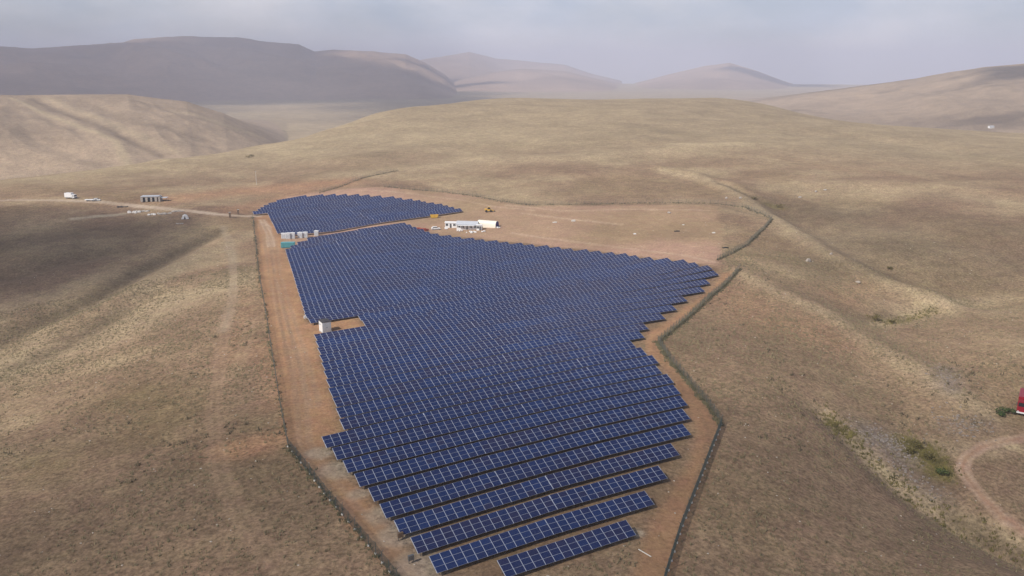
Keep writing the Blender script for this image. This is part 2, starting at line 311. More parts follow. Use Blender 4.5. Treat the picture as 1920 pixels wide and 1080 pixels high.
# ------------------------------------------------------------------ object helpers
class MB:
    """Collects shapes and links them as one mesh object."""
    def __init__(s): s.v = []; s.f = []; s.m = []
    def add(s, vs, fs, mi=0):
        o = len(s.v); s.v += [tuple(v) for v in vs]; s.f += [tuple(i + o for i in f) for f in fs]; s.m += [mi] * len(fs); return s
    def box(s, c, d, mi=0, rot=0.0, M=None):
        x, y, z = d[0] / 2, d[1] / 2, d[2] / 2
        vs = [Vector((sx * x, sy * y, sz * z)) for sx in (-1, 1) for sy in (-1, 1) for sz in (-1, 1)]
        if rot: vs = [Matrix.Rotation(rot, 3, "Z") @ v for v in vs]
        vs = [v + Vector(c) for v in vs]
        if M is not None: vs = [M @ v for v in vs]
        return s.add(vs, [(0, 1, 3, 2), (4, 6, 7, 5), (0, 4, 5, 1), (2, 3, 7, 6), (0, 2, 6, 4), (1, 5, 7, 3)], mi)
    def cyl(s, a, b, r, n=10, mi=0, r2=None):
        a = Vector(a); b = Vector(b); d = (b - a).normalized(); r2 = r if r2 is None else r2
        u = d.orthogonal().normalized(); w = d.cross(u)
        vs = [a + (u * math.cos(k * 2 * math.pi / n) + w * math.sin(k * 2 * math.pi / n)) * r for k in range(n)] + \
             [b + (u * math.cos(k * 2 * math.pi / n) + w * math.sin(k * 2 * math.pi / n)) * r2 for k in range(n)]
        fs = [(k, (k + 1) % n, n + (k + 1) % n, n + k) for k in range(n)] + [tuple(range(n - 1, -1, -1)), tuple(range(n, 2 * n))]
        return s.add(vs, fs, mi)
    def prism(s, prof, y0, y1, mi=0):
        """profile in x, z extruded along y"""
        n = len(prof); vs = [(x, y0, z) for x, z in prof] + [(x, y1, z) for x, z in prof]
        fs = [(k, (k + 1) % n, n + (k + 1) % n, n + k) for k in range(n)] + [tuple(range(n - 1, -1, -1)), tuple(range(n, 2 * n))]
        return s.add(vs, fs, mi)
    def rock(s, c, r, seed, mi=0, flat=0.6, n=9, m=6):
        q = random.Random(seed); vs = []; fs = []
        ph = [q.uniform(0, 6.28) for _ in range(6)]
        for i in range(m + 1):
            for k in range(n):
                th = math.pi * i / m; a = 2 * math.pi * k / n
                d = 1 + 0.22 * math.sin(2 * a + ph[0]) * math.sin(th) + 0.16 * math.sin(3 * a + ph[1] + th) + 0.14 * math.sin(2 * th + ph[2]) + q.uniform(-.08, .08) * (0 < i < m)
                vs.append((c[0] + r * d * math.sin(th) * math.cos(a), c[1] + r * d * math.sin(th) * math.sin(a) * 0.85, c[2] + r * flat * d * math.cos(th)))
        for i in range(m):
            for k in range(n): fs.append((i * n + k, (i + 1) * n + k, (i + 1) * n + (k + 1) % n, i * n + (k + 1) % n))
        return s.add(vs, fs, mi)
    def mesh(s, name, mats, smooth=False):
        me = bpy.data.meshes.new(name); me.from_pydata(s.v, [], s.f)
        for m in (mats if isinstance(mats, (list, tuple)) else [mats]): me.materials.append(m)
        me.polygons.foreach_set("material_index", s.m)
        if smooth: me.polygons.foreach_set("use_smooth", [True] * len(s.f))
        me.validate(); me.update(); return me
    def build(s, name, mats, parent=None, smooth=False):
        return link(name, s.mesh(name, mats, smooth), parent)
def link(name, data, parent=None):
    o = bpy.data.objects.new(name, data); COL.objects.link(o)
    if parent is not None: o.parent = parent
    return o
def tag(o, label=None, cat=None, group=None, kind=None):
    if label: o["label"] = label
    if cat: o["category"] = cat
    if group: o["group"] = group
    if kind: o["kind"] = kind
    return o
def thing(name, label, cat, loc=(0, 0, 0), rz=0.0, group=None):
    o = bpy.data.objects.new(name, None); COL.objects.link(o); o.location = loc; o.rotation_euler = (0, 0, rz); o.empty_display_size = 0.5
    return tag(o, label, cat, group)
def big_mesh(name, v, quads, mats, smooth=True, attr=None):
    me = bpy.data.meshes.new(name); nq = len(quads)
    me.vertices.add(len(v)); me.vertices.foreach_set("co", np.ascontiguousarray(v, np.float32).ravel())
    k = quads.shape[1]
    me.loops.add(nq * k); me.loops.foreach_set("vertex_index", np.ascontiguousarray(quads, np.int32).ravel())
    me.polygons.add(nq); me.polygons.foreach_set("loop_start", np.arange(0, nq * k, k, dtype=np.int32))
    if smooth: me.polygons.foreach_set("use_smooth", np.ones(nq, bool))
    for m in (mats if isinstance(mats, (list, tuple)) else [mats]): me.materials.append(m)
    me.update(calc_edges=True)
    if attr is not None:
        a = me.attributes.new("tint", "FLOAT_COLOR", "POINT"); a.data.foreach_set("color", np.ascontiguousarray(attr, np.float32).ravel())
    return me
ONES = "zeroth first second third fourth fifth sixth seventh eighth ninth tenth eleventh twelfth thirteenth fourteenth fifteenth sixteenth seventeenth eighteenth nineteenth".split()
TENS = {2: ("twentieth", "twenty"), 3: ("thirtieth", "thirty"), 4: ("fortieth", "forty"), 5: ("fiftieth", "fifty")}
def ordinal(n):
    if n < 20: return ONES[n]
    a, b = divmod(n, 10); return TENS[a][0] if b == 0 else TENS[a][1] + "-" + ONES[b]
# ------------------------------------------------------------------ land: one polar sheet cut into ground, roads, hills and mountains
def seg_dist(x, y, poly):
    """distance to a plan polyline and the running fraction along it"""
    best = np.full(x.shape, 1e9); L = len(poly)
    for i in range(L - 1):
        ax, ay = poly[i][:2]; bx, by = poly[i + 1][:2]; dx, dy = bx - ax, by - ay; l2 = dx * dx + dy * dy + 1e-9
        t = np.clip(((x - ax) * dx + (y - ay) * dy) / l2, 0, 1)
        best = np.minimum(best, np.hypot(x - ax - t * dx, y - ay - t * dy))
    return best
def inside(x, y, poly):
    c = np.zeros(x.shape, bool); n = len(poly); j = n - 1
    for i in range(n):
        xi, yi = poly[i][:2]; xj, yj = poly[j][:2]
        with np.errstate(divide="ignore", invalid="ignore"):
            c ^= ((yi > y) != (yj > y)) & (x < (xj - xi) * (y - yi) / (yj - yi) + xi)
        j = i
    return c
def sdf(x, y, poly):
    """signed distance to a plan polygon, positive inside"""
    d = seg_dist(x, y, list(poly) + [poly[0]]); return np.where(inside(x, y, poly), d, -d)
def G(*pts): return on_ground(pts)
# fence lines and roads traced once, then fixed in plan on the land
F_LEFT = G((474,408),(479,450),(486,520),(497,580),(508,650),(519,720),(529,780),(540,838))
F_DIAG = G((540,838),(575,882),(611,930),(658,985),(700,1035),(735,1080),(775,1130))
F_RIGHT_LOW = G((1236,1130),(1250,1080),(1275,1000),(1300,935),(1325,870),(1353,797))
F_RIGHT_MID = G((1353,797),(1325,757),(1290,715),(1255,675),(1234,643))
F_RIGHT_UP = G((1234,643),(1265,617),(1300,588),(1335,555),(1387,505))
F_EAST = G((1345,488),(1375,474),(1400,460),(1425,436),(1447,412))
F_BACK = G((1447,412),(1428,402),(1395,388),(1340,382),(1250,381),(1160,382),(1080,383),(1000,385),(960,381),(920,374),(880,366),(830,360),(780,356),(720,351))
F_HILL = G((600,362),(640,350),(680,334),(715,326),(745,320))
P_ROAD = G((476,408),(481,450),(488,520),(499,580),(510,650),(521,720),(531,780),(542,836),(577,880),(613,928),(660,983),(703,1035),(760,1100),(830,1100),(800,1078),(765,1032),(735,1000),(705,965),(684,935),(655,905),(632,880),(605,848),(640,806),(624,752),(612,700),(592,640),(590,628),(684,622),(664,590),(578,606),(560,545),(540,480),(528,452),(532,440),(518,415),(505,402),(486,402))
P_EAST = G((1240,1110),(1252,1078),(1277,1000),(1302,935),(1326,870),(1350,798),(1322,758),(1288,717),(1252,677),(1231,643),(1262,615),(1298,586),(1332,553),(1380,506),(1352,512),(1338,530),(1320,552),(1290,572),(1255,605),(1222,622),(1208,640),(1218,668),(1240,685),(1262,722),(1284,756),(1300,790),(1303,815),(1290,860),(1265,900),(1245,950),(1210,1010),(1195,1080),(1180,1110))
P_YARD = G((480,404),(495,385),(540,368),(610,358),(680,352),(730,350),(780,357),(830,361),(880,367),(920,375),(960,383),(1000,388),(1100,386),(1200,384),(1300,384),(1345,386),(1350,420),(1348,485),(1352,505),(1330,498),(1223,484),(1120,470),(1000,458),(900,448),(815,440),(770,426),(700,436),(600,455),(550,468),(528,452))
P_FIELD = G((805,1079),(950,1090),(1198,1006),(1234,947),(1258,898),(1280,857),(1299,816),(1300,788),(1284,762),(1260,720),(1240,684),(1197,652),(1208,635),(1254,600),(1292,568),(1335,536),(1352,518),(1345,500),(1223,481),(1100,468),(965,454),(817,438),(770,424),(650,446),(545,466),(560,540),(580,604),(590,640),(625,735),(640,800),(605,845),(660,905),(712,962))
T_HAMLET = G((-60,378),(30,375),(120,376),(180,378),(240,384),(300,390),(360,396),(410,402),(440,404),(482,405))
T_SPUR = G((137,410),(180,406),(230,401))
T_WHEEL = G((418,425),(428,450),(436,480),(438,520),(436,560),(420,620),(412,690),(402,760),(404,830),(412,880),(440,950),(480,1010),(530,1070),(560,1110))
T_WHEEL2 = G((470,600),(462,640),(444,690),(414,720))
T_VALLEY = G((1990,1030),(1920,995),(1878,968),(1845,935),(1820,905),(1803,880),(1812,858),(1840,838),(1880,828),(1940,818))
T_FIELD = [G(*p) for p in ([(500,425),(512,445),(516,470),(522,520),(545,600),(570,680),(590,760)], [(490,420),(497,440),(503,470),(510,520),(530,600),(556,690),(566,760),(570,830),(600,880),(650,940),(720,1020),(800,1110)],
    [(960,437),(1000,443),(1100,456),(1180,466),(1290,480),(1340,492)], [(980,400),(1060,410),(1110,415),(1165,421)], [(950,385),(1050,395),(1200,392),(1330,395)], [(700,356),(780,364),(860,374),(930,388),(1000,394)])]
# crest and gully bands of paler, yellower grass; darker strips, some with cloud and slope shade put into the colour; scree; reddish bare slope
B_PALE = [(G(*p), w, s) for p, w, s in [
    ([(20,184),(120,226),(220,266),(310,300)], 6, .8), ([(90,184),(190,224),(330,286)], 9, .5), ([(330,210),(430,238),(500,262)], 10, .5),
    ([(1240,318),(1300,330),(1350,345),(1400,370),(1450,405),(1500,440),(1560,480),(1640,520),(1720,548),(1780,568)], 5.5, .55),
    ([(1390,510),(1450,545),(1510,570),(1560,592),(1600,625),(1650,655),(1710,690),(1780,740),(1850,770)], 4.5, .5),
    ([(1545,775),(1590,815),(1640,870),(1700,925),(1760,965),(1840,1005),(1940,1050)], 3.6, .68),
    ([(60,640),(130,590),(200,560),(280,540),(330,500),(400,470),(470,440)], 6, .35),
    ([(0,700),(90,670),(180,640),(260,600),(330,560),(420,540)], 16, .5),
    ([(640,330),(760,318),(900,300),(1050,295),(1180,285),(1300,275),(1420,268)], 22, .55),
    ([(480,280),(600,262),(760,255),(900,250),(1000,262)], 30, .4),
    ([(1270,270),(1330,270),(1400,271)], 7, .8),
    ([(1760,840),(1830,845),(1900,835)], 3, .5),
    ([(1640,610),(1720,585),(1800,565),(1880,560)], 4, .6),
    ([(1500,345),(1640,350),(1760,360),(1900,380)], 20, .35)]]
B_DARK = [(G(*p), w, s) for p, w, s in [
    ([(60,186),(160,226),(300,292)], 8, .5), ([(150,190),(260,232),(380,262)], 12, .35),
    ([(-60,470),(60,450),(150,440),(260,430)], 24, .55), ([(-60,540),(40,510),(160,480),(250,465)], 22, .5),
    ([(0,640),(90,600),(180,560),(260,510),(340,470),(410,435)], 6, .7), ([(30,690),(140,640),(230,585)], 5, .5),
    ([(1350,345),(1390,362),(1420,374)], 2.0, .7), ([(1790,975),(1830,1000),(1880,1030),(1930,1058)], 2.2, .8),
    ([(1560,500),(1660,470),(1800,470),(1920,480)], 26, .45), ([(1450,385),(1540,415),(1640,450),(1740,500),(1860,520)], 24, .5), ([(1540,400),(1660,400),(1780,420),(1940,440)], 24, .45), ([(1620,600),(1660,590),(1690,598)], 3, .5),
    ([(1300,620),(1400,640),(1500,660),(1620,730)], 18, .3), ([(720,352),(860,365),(960,382),(1100,384),(1340,383),(1445,410)], 2.0, .3),
    ([(600,360),(650,345),(690,331),(745,321)], 2.0, .5), ([(340,900),(300,960),(240,1000),(60,1020)], 14, .35), ([(520,850),(480,900),(540,960)], 9, .3)]]
B_GREEN = [(G(*p), w, s) for p, w, s in [([(1700,830),(1735,845),(1755,870),(1763,888)], 4.0, .9), ([(1440,384),(1460,390)], 4, .7), ([(1640,600),(1680,604),(1750,580)], 2.5, .4), ([(1560,795),(1590,815)], 3, .4), ([(250,740),(320,760),(290,800)], 10, .35), ([(60,860),(90,880)], 8, .3)]]
B_SCREE = [(G(*p), w, s) for p, w, s in [([(1630,815),(1670,830),(1710,850)], 6, .8), ([(1675,860),(1715,895),(1755,930)], 3.5, .35), ([(1770,690),(1782,730)], 3.5, .6), ([(1840,790),(1780,800)], 4, .25)]]
B_RUST = [(G(*p), w, s) for p, w, s in [([(330,372),(450,358),(560,350),(640,342)], 16, .8), ([(440,395),(500,378),(560,364)], 10, .6), ([(430,840),(470,832),(520,820)], 4.0, .8), ([(445,850),(490,842)], 3.0, .7), ([(500,640),(510,700),(520,760)], 3.5, .4), ([(450,540),(456,600),(440,680)], 5, .3), ([(1380,560),(1440,600),(1520,620)], 14, .35), ([(1620,540),(1580,560)], 8, .3)]]

def land_colour(x, y, who):
    r = np.hypot(x, y)
    n1 = fbm(x, y, 160, 4, 101); n2 = fbm(x, y, 36, 4, 111); n3 = fbm(x, y, 9, 3, 121); n4 = fbm(x, y, 420, 3, 131)
    tan = np.array([0.318, 0.226, 0.140]); brown = np.array([0.226, 0.151, 0.099]); pale = np.array([0.41, 0.325, 0.20]); olive = np.array([0.245, 0.178, 0.098])
    t = np.clip(0.5 + 0.55 * n1 + 0.45 * n2 + 0.25 * n3, 0, 1)[:, None]
    c = brown + (tan - brown) * t
    k = (sstep(0.1, 0.6, n4 + 0.6 * n2) * 0.5)[:, None]; c = c + (pale - c) * k
    k = (sstep(0.05, 0.55, fbm(x, y, 60, 4, 141)) * 0.45)[:, None]; c = c + (olive - c) * k
    soil = np.zeros(len(x))
    hill = sstep(560, 760, r)[:, None] * (np.abs(np.arctan2(x, y)) < 1.2)[:, None]; c = c + (np.array([0.385, 0.305, 0.19]) * (0.86 + 0.22 * t) - c) * hill * 0.75
    # far hills and mountains: pinkish dry slopes with stony bands
    f = who >= 0
    if f.any():
        mm = fbm(x[f], y[f], 700, 5, 171)[:, None]; m3 = fbm(x[f], y[f], 160, 4, 181)[:, None]
        cf = np.array([0.36, 0.27, 0.185]) * (1 + 0.35 * mm + 0.2 * m3)
        st = fbm(x[f] * 0.35, y[f], 120, 4, 191)[:, None]; cf = cf * (1 - 0.38 * sstep(0.18, 0.5, st) * (who[f] == 8)[:, None]) + 0
        cf = np.where((who[f] >= 1)[:, None] & (who[f] != 8)[:, None], cf * np.array([0.92, 0.86, 0.90]), cf)
        c[f] = cf
    warp = 1.2 * n3 + 2.2 * n2
    near = np.where((r < 1500) & (np.abs(np.arctan2(x, y)) < 0.8))[0]
    xn, yn, wn_ = x[near], y[near], warp[near]; cn = c[near]; sn = soil[near]
    def band(lst, col, pw=1.0):
        nonlocal cn
        for poly, w, s in lst:
            bx0, by0 = poly[:, 0].min() - 4 * w, poly[:, 1].min() - 4 * w; bx1, by1 = poly[:, 0].max() + 4 * w, poly[:, 1].max() + 4 * w
            q = np.where((xn > bx0) & (xn < bx1) & (yn > by0) & (yn < by1))[0]
            if len(q) == 0: continue
            d = seg_dist(xn[q], yn[q], poly) + wn_[q] * 0.35 * min(w, 8) * 0.4
            k = np.exp(-(np.maximum(d, 0) / w) ** 2) * s; cn[q] += (np.array(col) - cn[q]) * k[:, None]
    band(B_PALE, (0.43, 0.34, 0.215)); band(B_DARK, (0.13, 0.098, 0.062)); band(B_SCREE, (0.205, 0.17, 0.145)); band(B_RUST, (0.36, 0.21, 0.125)); band(B_GREEN, (0.165, 0.135, 0.052))
    def fill(poly, col, soft, s=1.0, grow=0.0, soilv=1.0):
        nonlocal cn, sn
        q = np.where((xn > poly[:, 0].min() - 12) & (xn < poly[:, 0].max() + 12) & (yn > poly[:, 1].min() - 12) & (yn < poly[:, 1].max() + 12))[0]
        d = sdf(xn[q], yn[q], poly) + grow + wn_[q] * soft * 0.5
        k = sstep(-soft, soft, d) * s; cc = np.array(col)
        if cc.ndim == 1: cc = cc[None]
        else: cc = cc[q] if len(cc) == len(xn) else cc
        cn[q] += (cc - cn[q]) * k[:, None]; sn[q] = np.maximum(sn[q], k * soilv)
    m1 = fbm(xn, yn, 22, 4, 151)[:, None]; m2 = fbm(xn, yn, 60, 3, 161)[:, None]
    fieldc = np.array([0.215, 0.145, 0.088]) * (1 + 0.25 * m1)
    yardc = np.array([0.41, 0.262, 0.187]) * (1 + 0.14 * m1) + (np.array([0.32, 0.23, 0.13]) - np.array([0.41, 0.265, 0.185])) * np.clip(0.35 + 1.3 * m2, 0, 1) * 0.8
    roadc = np.array([0.365, 0.212, 0.118]) * (1 + 0.24 * m1 + 0.14 * fbm(xn, yn, 3.5, 3, 201)[:, None] + 0.08 * m2)
    fill(P_FIELD, fieldc, 2.0, 0.9, soilv=0.4); fill(P_YARD, yardc, 2.2, 0.92, soilv=0.8); fill(P_ROAD, roadc, 1.4, 0.93, grow=0.3); fill(P_EAST, roadc * 0.95, 1.5, 0.86, grow=0.2)
    def trk(poly, col, w, s, soft=0.8, twin=0.0):
        nonlocal cn, sn
        q = np.where((xn > poly[:, 0].min() - 15) & (xn < poly[:, 0].max() + 15) & (yn > poly[:, 1].min() - 15) & (yn < poly[:, 1].max() + 15))[0]
        d = seg_dist(xn[q], yn[q], poly)
        if twin: d = np.abs(d - twin)
        k = sstep(w + soft, w - soft * 0.4, d + wn_[q] * 0.25) * s * np.clip(0.85 + 0.5 * m1[q, 0], 0, 1)
        cn[q] += (np.array(col) - cn[q]) * k[:, None]; sn[q] = np.maximum(sn[q], k)
    trk(T_HAMLET, (0.50, 0.40, 0.31), 2.4, 0.85, 1.5); trk(T_SPUR, (0.46, 0.39, 0.29), 2.0, 0.7, 1.5)
    up = T_WHEEL[:6]; trk(up, (0.35, 0.285, 0.205), 1.4, 0.5, 1.8); trk(G((491, 412), (500, 425), (506, 445), (509, 462)), (0.54, 0.43, 0.33), 0.5, 0.7, 0.7, twin=1.0)
    trk(T_WHEEL[4:], (0.33, 0.225, 0.148), 0.4, 0.4, 0.8, twin=1.1); trk(T_WHEEL2, (0.36, 0.25, 0.16), 0.5, 0.5, 0.8, twin=1.0)
    trk(T_VALLEY, (0.37, 0.225, 0.15), 1.1, 0.9, 0.9); trk(T_VALLEY, (0.47, 0.35, 0.26), 0.3, 0.6, 0.5, twin=0.9)
    for k, p in enumerate(T_FIELD): trk(p, (0.52, 0.38, 0.27), 0.35 if k < 2 else 1.0, 0.28 if k < 2 else 0.55, 0.7, twin=0.95 if k < 2 else 0.0)
    for p, w_, off in ((T_FIELD[0], 0.28, 0.95), (T_FIELD[1], 0.28, 0.95), (G((512,470),(520,530),(532,600),(548,680),(556,760),(560,830),(590,890),(650,960),(730,1050)), 0.3, 1.0), (G((505,480),(514,560),(528,650),(546,740),(552,800)), 0.25, 0.9), (G((1262,1080),(1285,1000),(1308,930),(1328,868),(1338,810),(1318,770),(1270,705),(1236,660),(1230,640),(1260,615),(1300,582),(1360,530)), 0.3, 0.95)):
        trk(p, (0.23, 0.145, 0.09), w_, 0.4, 0.45, twin=off)
    # pale greyish fines washed out at the foot of the near rows
    for px, py, rr in ((640,880,4.5),(712,968,4.0),(745,1000,4.0),(790,1062,4.5),(600,850,2.5),(676,925,2.5),(1195,1000,2.0)):
        p = on_ground([(px, py)])[0]; d = np.hypot(xn - p[0], yn - p[1]) + wn_
        k = sstep(rr, rr * 0.3, d) * 0.45; cn[:] += (np.array([0.40, 0.355, 0.28]) - cn) * k[:, None]
    c[near] = cn; soil[near] = sn
    return np.concatenate([np.clip(c, 0.02, 0.75), soil[:, None]], 1)

def build_land():
    half = math.radians(36)
    az = np.concatenate([np.linspace(-math.pi, -half, 150)[:-1], np.linspace(-half, half, 1180), np.linspace(half, math.pi, 150)[1:]])
    rr = np.concatenate([np.linspace(8, 60, 12)[:-1], np.geomspace(60, 640, 430)[:-1], np.geomspace(640, 1700, 190)[:-1], np.geomspace(1700, 16000, 240)])
    AZ, RR = np.meshgrid(az, rr); X = (np.sin(AZ) * RR).ravel(); Y = (np.cos(AZ) * RR).ravel()
    Z, who = hgt(X, Y, True); na, nr = len(az), len(rr)
    col = land_colour(X, Y, who); V = np.stack([X, Y, Z], 1)
    idx = np.arange(na * nr).reshape(nr, na)
    Q = np.stack([idx[:-1, :-1], idx[:-1, 1:], idx[1:, 1:], idx[1:, :-1]], -1).reshape(-1, 4)
    fx = X[Q].mean(1); fy = Y[Q].mean(1); fr = np.hypot(fx, fy); fw = who[Q[:, 0]]
    cls = np.zeros(len(Q), int)                                   # 0 ground
    cls[(fw == 0) | (fw == 1) | (fw == 8)] = 1                    # hills
    cls[(fr > 1700) & (cls == 0)] = 1
    cls[(fw >= 2) & (fw <= 7)] = 2                                # mountains
    nr_ = np.where((fr < 900) & (np.abs(np.arctan2(fx, fy)) < 0.75))[0]; x, y = fx[nr_], fy[nr_]; c = cls[nr_]
    c[sdf(x, y, P_YARD) > 0] = 4; c[sdf(x, y, P_FIELD) > 0] = 6; c[sdf(x, y, P_ROAD) > 0] = 3; c[sdf(x, y, P_EAST) > 0] = 5
    c[(seg_dist(x, y, T_HAMLET) < 2.6) & (c == 0)] = 7; c[(seg_dist(x, y, T_VALLEY) < 1.9) & (c == 0)] = 8
    cls[nr_] = c
    names = ["ground", "hills", "mountains", "perimeter_road", "yard_ground", "perimeter_path", "field_ground", "village_road", "valley_path"]
    for k, nm in enumerate(names):
        q = Q[cls == k]
        if len(q) == 0: continue
        u, inv = np.unique(q, return_inverse=True)
        tag(link(nm, big_mesh(nm, V[u], inv.reshape(q.shape), M_GROUND, True, col[u])), kind="structure")
build_land()
# ------------------------------------------------------------------ air between the near land and the mountains
def build_haze():
    b = MB(); b.box((0, 0, (HAZE_LO + HAZE_HI) / 2), (33000, 33000, HAZE_HI - HAZE_LO))
    m = bpy.data.materials.new("hazy_air"); m.use_nodes = True; t = m.node_tree; t.nodes.clear()
    o = t.nodes.new("ShaderNodeOutputMaterial"); pv = t.nodes.new("ShaderNodeVolumePrincipled")
    pv.inputs["Color"].default_value = (0.74, 0.79, 0.985, 1); pv.inputs["Density"].default_value = HAZE_D; pv.inputs["Anisotropy"].default_value = 0.0
    t.links.new(pv.outputs["Volume"], o.inputs["Volume"])
    tag(b.build("haze", m), kind="stuff")
HAZE_LO, HAZE_HI, HAZE_D = -372.0, 345.0, 1.75e-4
build_haze()

# ------------------------------------------------------------------ broken clouds high above the haze; their shade dapples the land
def build_clouds():
    m = bpy.data.materials.new("cloud_vapour"); m.use_nodes = True; t = m.node_tree; t.nodes.clear(); N = t.nodes.new; K = t.links.new
    o = N("ShaderNodeOutputMaterial"); d = N("ShaderNodeBsdfDiffuse"); d.inputs["Color"].default_value = (0.9, 0.9, 0.9, 1)
    tr = N("ShaderNodeBsdfTransparent"); mx = N("ShaderNodeMixShader"); a = N("ShaderNodeAttribute"); a.attribute_name = "cover"
    K(a.outputs["Fac"], mx.inputs["Fac"]); K(tr.outputs["BSDF"], mx.inputs[1]); K(d.outputs["BSDF"], mx.inputs[2]); K(mx.outputs["Shader"], o.inputs["Surface"])
    # plan outline of the land each cloud shades, height of the cloud, softness of its rim, thickness of its veil
    V, Q, C = [], [], []
    for pts, zc, soft, cover, amp in CLOUDS:
        P = np.array(pts, float); off = zc / math.tan(SUN_EL)
        P = P + np.array([SUN_DIR.x, SUN_DIR.y]) * off
        x0, y0 = P.min(0) - soft * 2; x1, y1 = P.max(0) + soft * 2; n = 110
        xs = np.linspace(x0, x1, n); ys = np.linspace(y0, y1, n); X, Y = np.meshgrid(xs, ys); X = X.ravel(); Y = Y.ravel()
        d = sdf(X, Y, P) + soft * amp * fbm(X, Y, soft * 3.0, 4, int(zc)); k = sstep(-soft, soft, d)
        bump = np.maximum(fbm(X, Y, soft * 1.6, 4, 7), -0.5) + 0.6
        base = np.arange(n * n).reshape(n, n); q = np.stack([base[:-1, :-1], base[:-1, 1:], base[1:, 1:], base[1:, :-1]], -1).reshape(-1, 4)
        q = q[(k[q].max(1) > 0.002)]
        off0 = sum(len(v) for v in V)
        for sgn in (-1, 1):                                        # flat base, billowing top
            th = k * (20 + (soft * 0.5 * bump if sgn > 0 else 8 * bump))
            V.append(np.stack([X, Y, zc + sgn * th], 1)); C.append(1 - np.sqrt(1 - 0.999 * cover * k)); Q.append(q + off0); off0 += n * n
    V = np.concatenate(V); Q = np.concatenate(Q); C = np.concatenate(C)
    u, inv = np.unique(Q, return_inverse=True)
    me = big_mesh("clouds", V[u], inv.reshape(-1, 4), m, True)
    at = me.attributes.new("cover", "FLOAT", "POINT"); at.data.foreach_set("value", C[u].astype(np.float32))
    tag(link("clouds", me), kind="stuff")
def plan(*pts): return [tuple(p[:2]) for p in on_ground(pts)]
def pol(*pts): return [polar(px, 200, r) for px, r in pts]
CLOUDS = [
    (pol((-900, 2200), (0, 2200), (290, 2300), (350, 3250), (630, 3300), (665, 2300), (880, 2500), (900, 4500), (770, 5100), (690, 5600), (655, 6000), (700, 6250), (790, 6500), (850, 6900), (600, 7300), (400, 7300), (388, 6150), (335, 6150), (320, 7300), (0, 7300), (-900, 7300)), 1250, 170, 0.84, 1.3),
    (pol((760, 5450), (850, 5400), (940, 5500), (920, 5900), (800, 5800)), 1300, 90, 0.9, 0.6),
    (pol((1345, 7200), (1440, 6500), (1560, 6500), (1530, 7600), (1400, 7500)), 1350, 90, 1.0, 0.5),
    (pol((1850, 2350), (2200, 2300), (2200, 2800), (1850, 2700)), 1100, 60, 0.8, 0.6),
    (plan((-300, 420), (60, 408), (300, 420), (330, 450), (200, 520), (100, 560), (-60, 590), (-300, 700)), 950, 30, 0.78, 0.8),
    ([(-260, -60), (260, -60), (240, 190), (120, 195), (40, 165), (-40, 160), (-110, 175), (-200, 175), (-260, 150)], 900, 55, 0.44, 0.7),
]
build_clouds()
# ------------------------------------------------------------------ fences
def resample(P, step):
    d = np.concatenate([[0], np.cumsum(np.hypot(*(np.diff(P[:, :2], axis=0).T)))]); n = max(2, int(round(d[-1] / step)) + 1)
    s = np.linspace(0, d[-1], n); return np.stack([np.interp(s, d, P[:, k]) for k in (0, 1)], 1)
def fence(P, label, step, height=1.9, mesh_on=True, footing=False, group="wire fences round the solar field", weeds=0.0, wires=7, posts_max=100, wire=None):
    p = resample(P, step); z = hgt(p[:, 0], p[:, 1]); c = p[len(p) // 2]; z0 = ground_z(*c)
    root = thing("wire_fence", label, "fence", (c[0], c[1], z0), 0, group)
    pm = MB(); pm.cyl((0, 0, -0.3), (0, 0, height + 0.15), 0.055, 6).cyl((0, 0, height + 0.1), (0.0, 0.28, height + 0.4), 0.035, 5)
    pme = pm.mesh("fence_post", M_POST); fme = MB().box((0, 0, 0.1), (0.32, 0.32, 0.30)).mesh("footing", M_WHITECONC)
    rest = MB()
    for k, (x, y) in enumerate(p):
        if k < posts_max:
            o = link("fence_post", pme, root); o.location = (x - c[0], y - c[1], z[k] - z0); o.rotation_euler = (rnd.gauss(0, .02), rnd.gauss(0, .02), rnd.uniform(0, 6.3))
            if footing: f = link("footing", fme, o); f.rotation_euler = (0, 0, rnd.uniform(0, 3))
        else: rest.cyl((x - c[0], y - c[1], z[k] - z0 - .3), (x - c[0], y - c[1], z[k] - z0 + height + .15), 0.055, 5)
    if rest.v: tag(rest.build("fence_posts", M_POST, root), kind="stuff")
    if mesh_on:
        b = MB(); w = 0.013 if wire else 0.009
        q = resample(P, step); zz = z
        for k in range(len(q) - 1):
            A = Vector((q[k][0] - c[0], q[k][1] - c[1], zz[k] - z0)); B = Vector((q[k + 1][0] - c[0], q[k + 1][1] - c[1], zz[k + 1] - z0))
            side = (B - A).cross(Vector((0, 0, 1))).normalized() * w
            for h in np.linspace(0.08, height, wires):
                o = len(b.v); hv = Vector((0, 0, h)); up = Vector((0, 0, 2 * w))
                b.add([A + hv - side, A + hv + side, B + hv + side, B + hv - side, A + hv - side + up, A + hv + side + up, B + hv + side + up, B + hv - side + up],
                      [(0, 3, 2, 1), (4, 5, 6, 7), (0, 1, 5, 4), (1, 2, 6, 5), (2, 3, 7, 6), (3, 0, 4, 7)])
            n = int((B - A).length / 0.30); al = (B - A).normalized() * w
            for j in range(1, n):
                C0 = A + (B - A) * (j / n)
                b.add([C0 - side - al, C0 + side - al, C0 + side + al, C0 - side + al] + [v + Vector((0, 0, height)) for v in (C0 - side - al, C0 + side - al, C0 + side + al, C0 - side + al)],
                      [(0, 1, 5, 4), (1, 2, 6, 5), (2, 3, 7, 6), (3, 0, 4, 7)])
        b.build("wire_mesh", wire or M_WIREPALE, root)
    return p
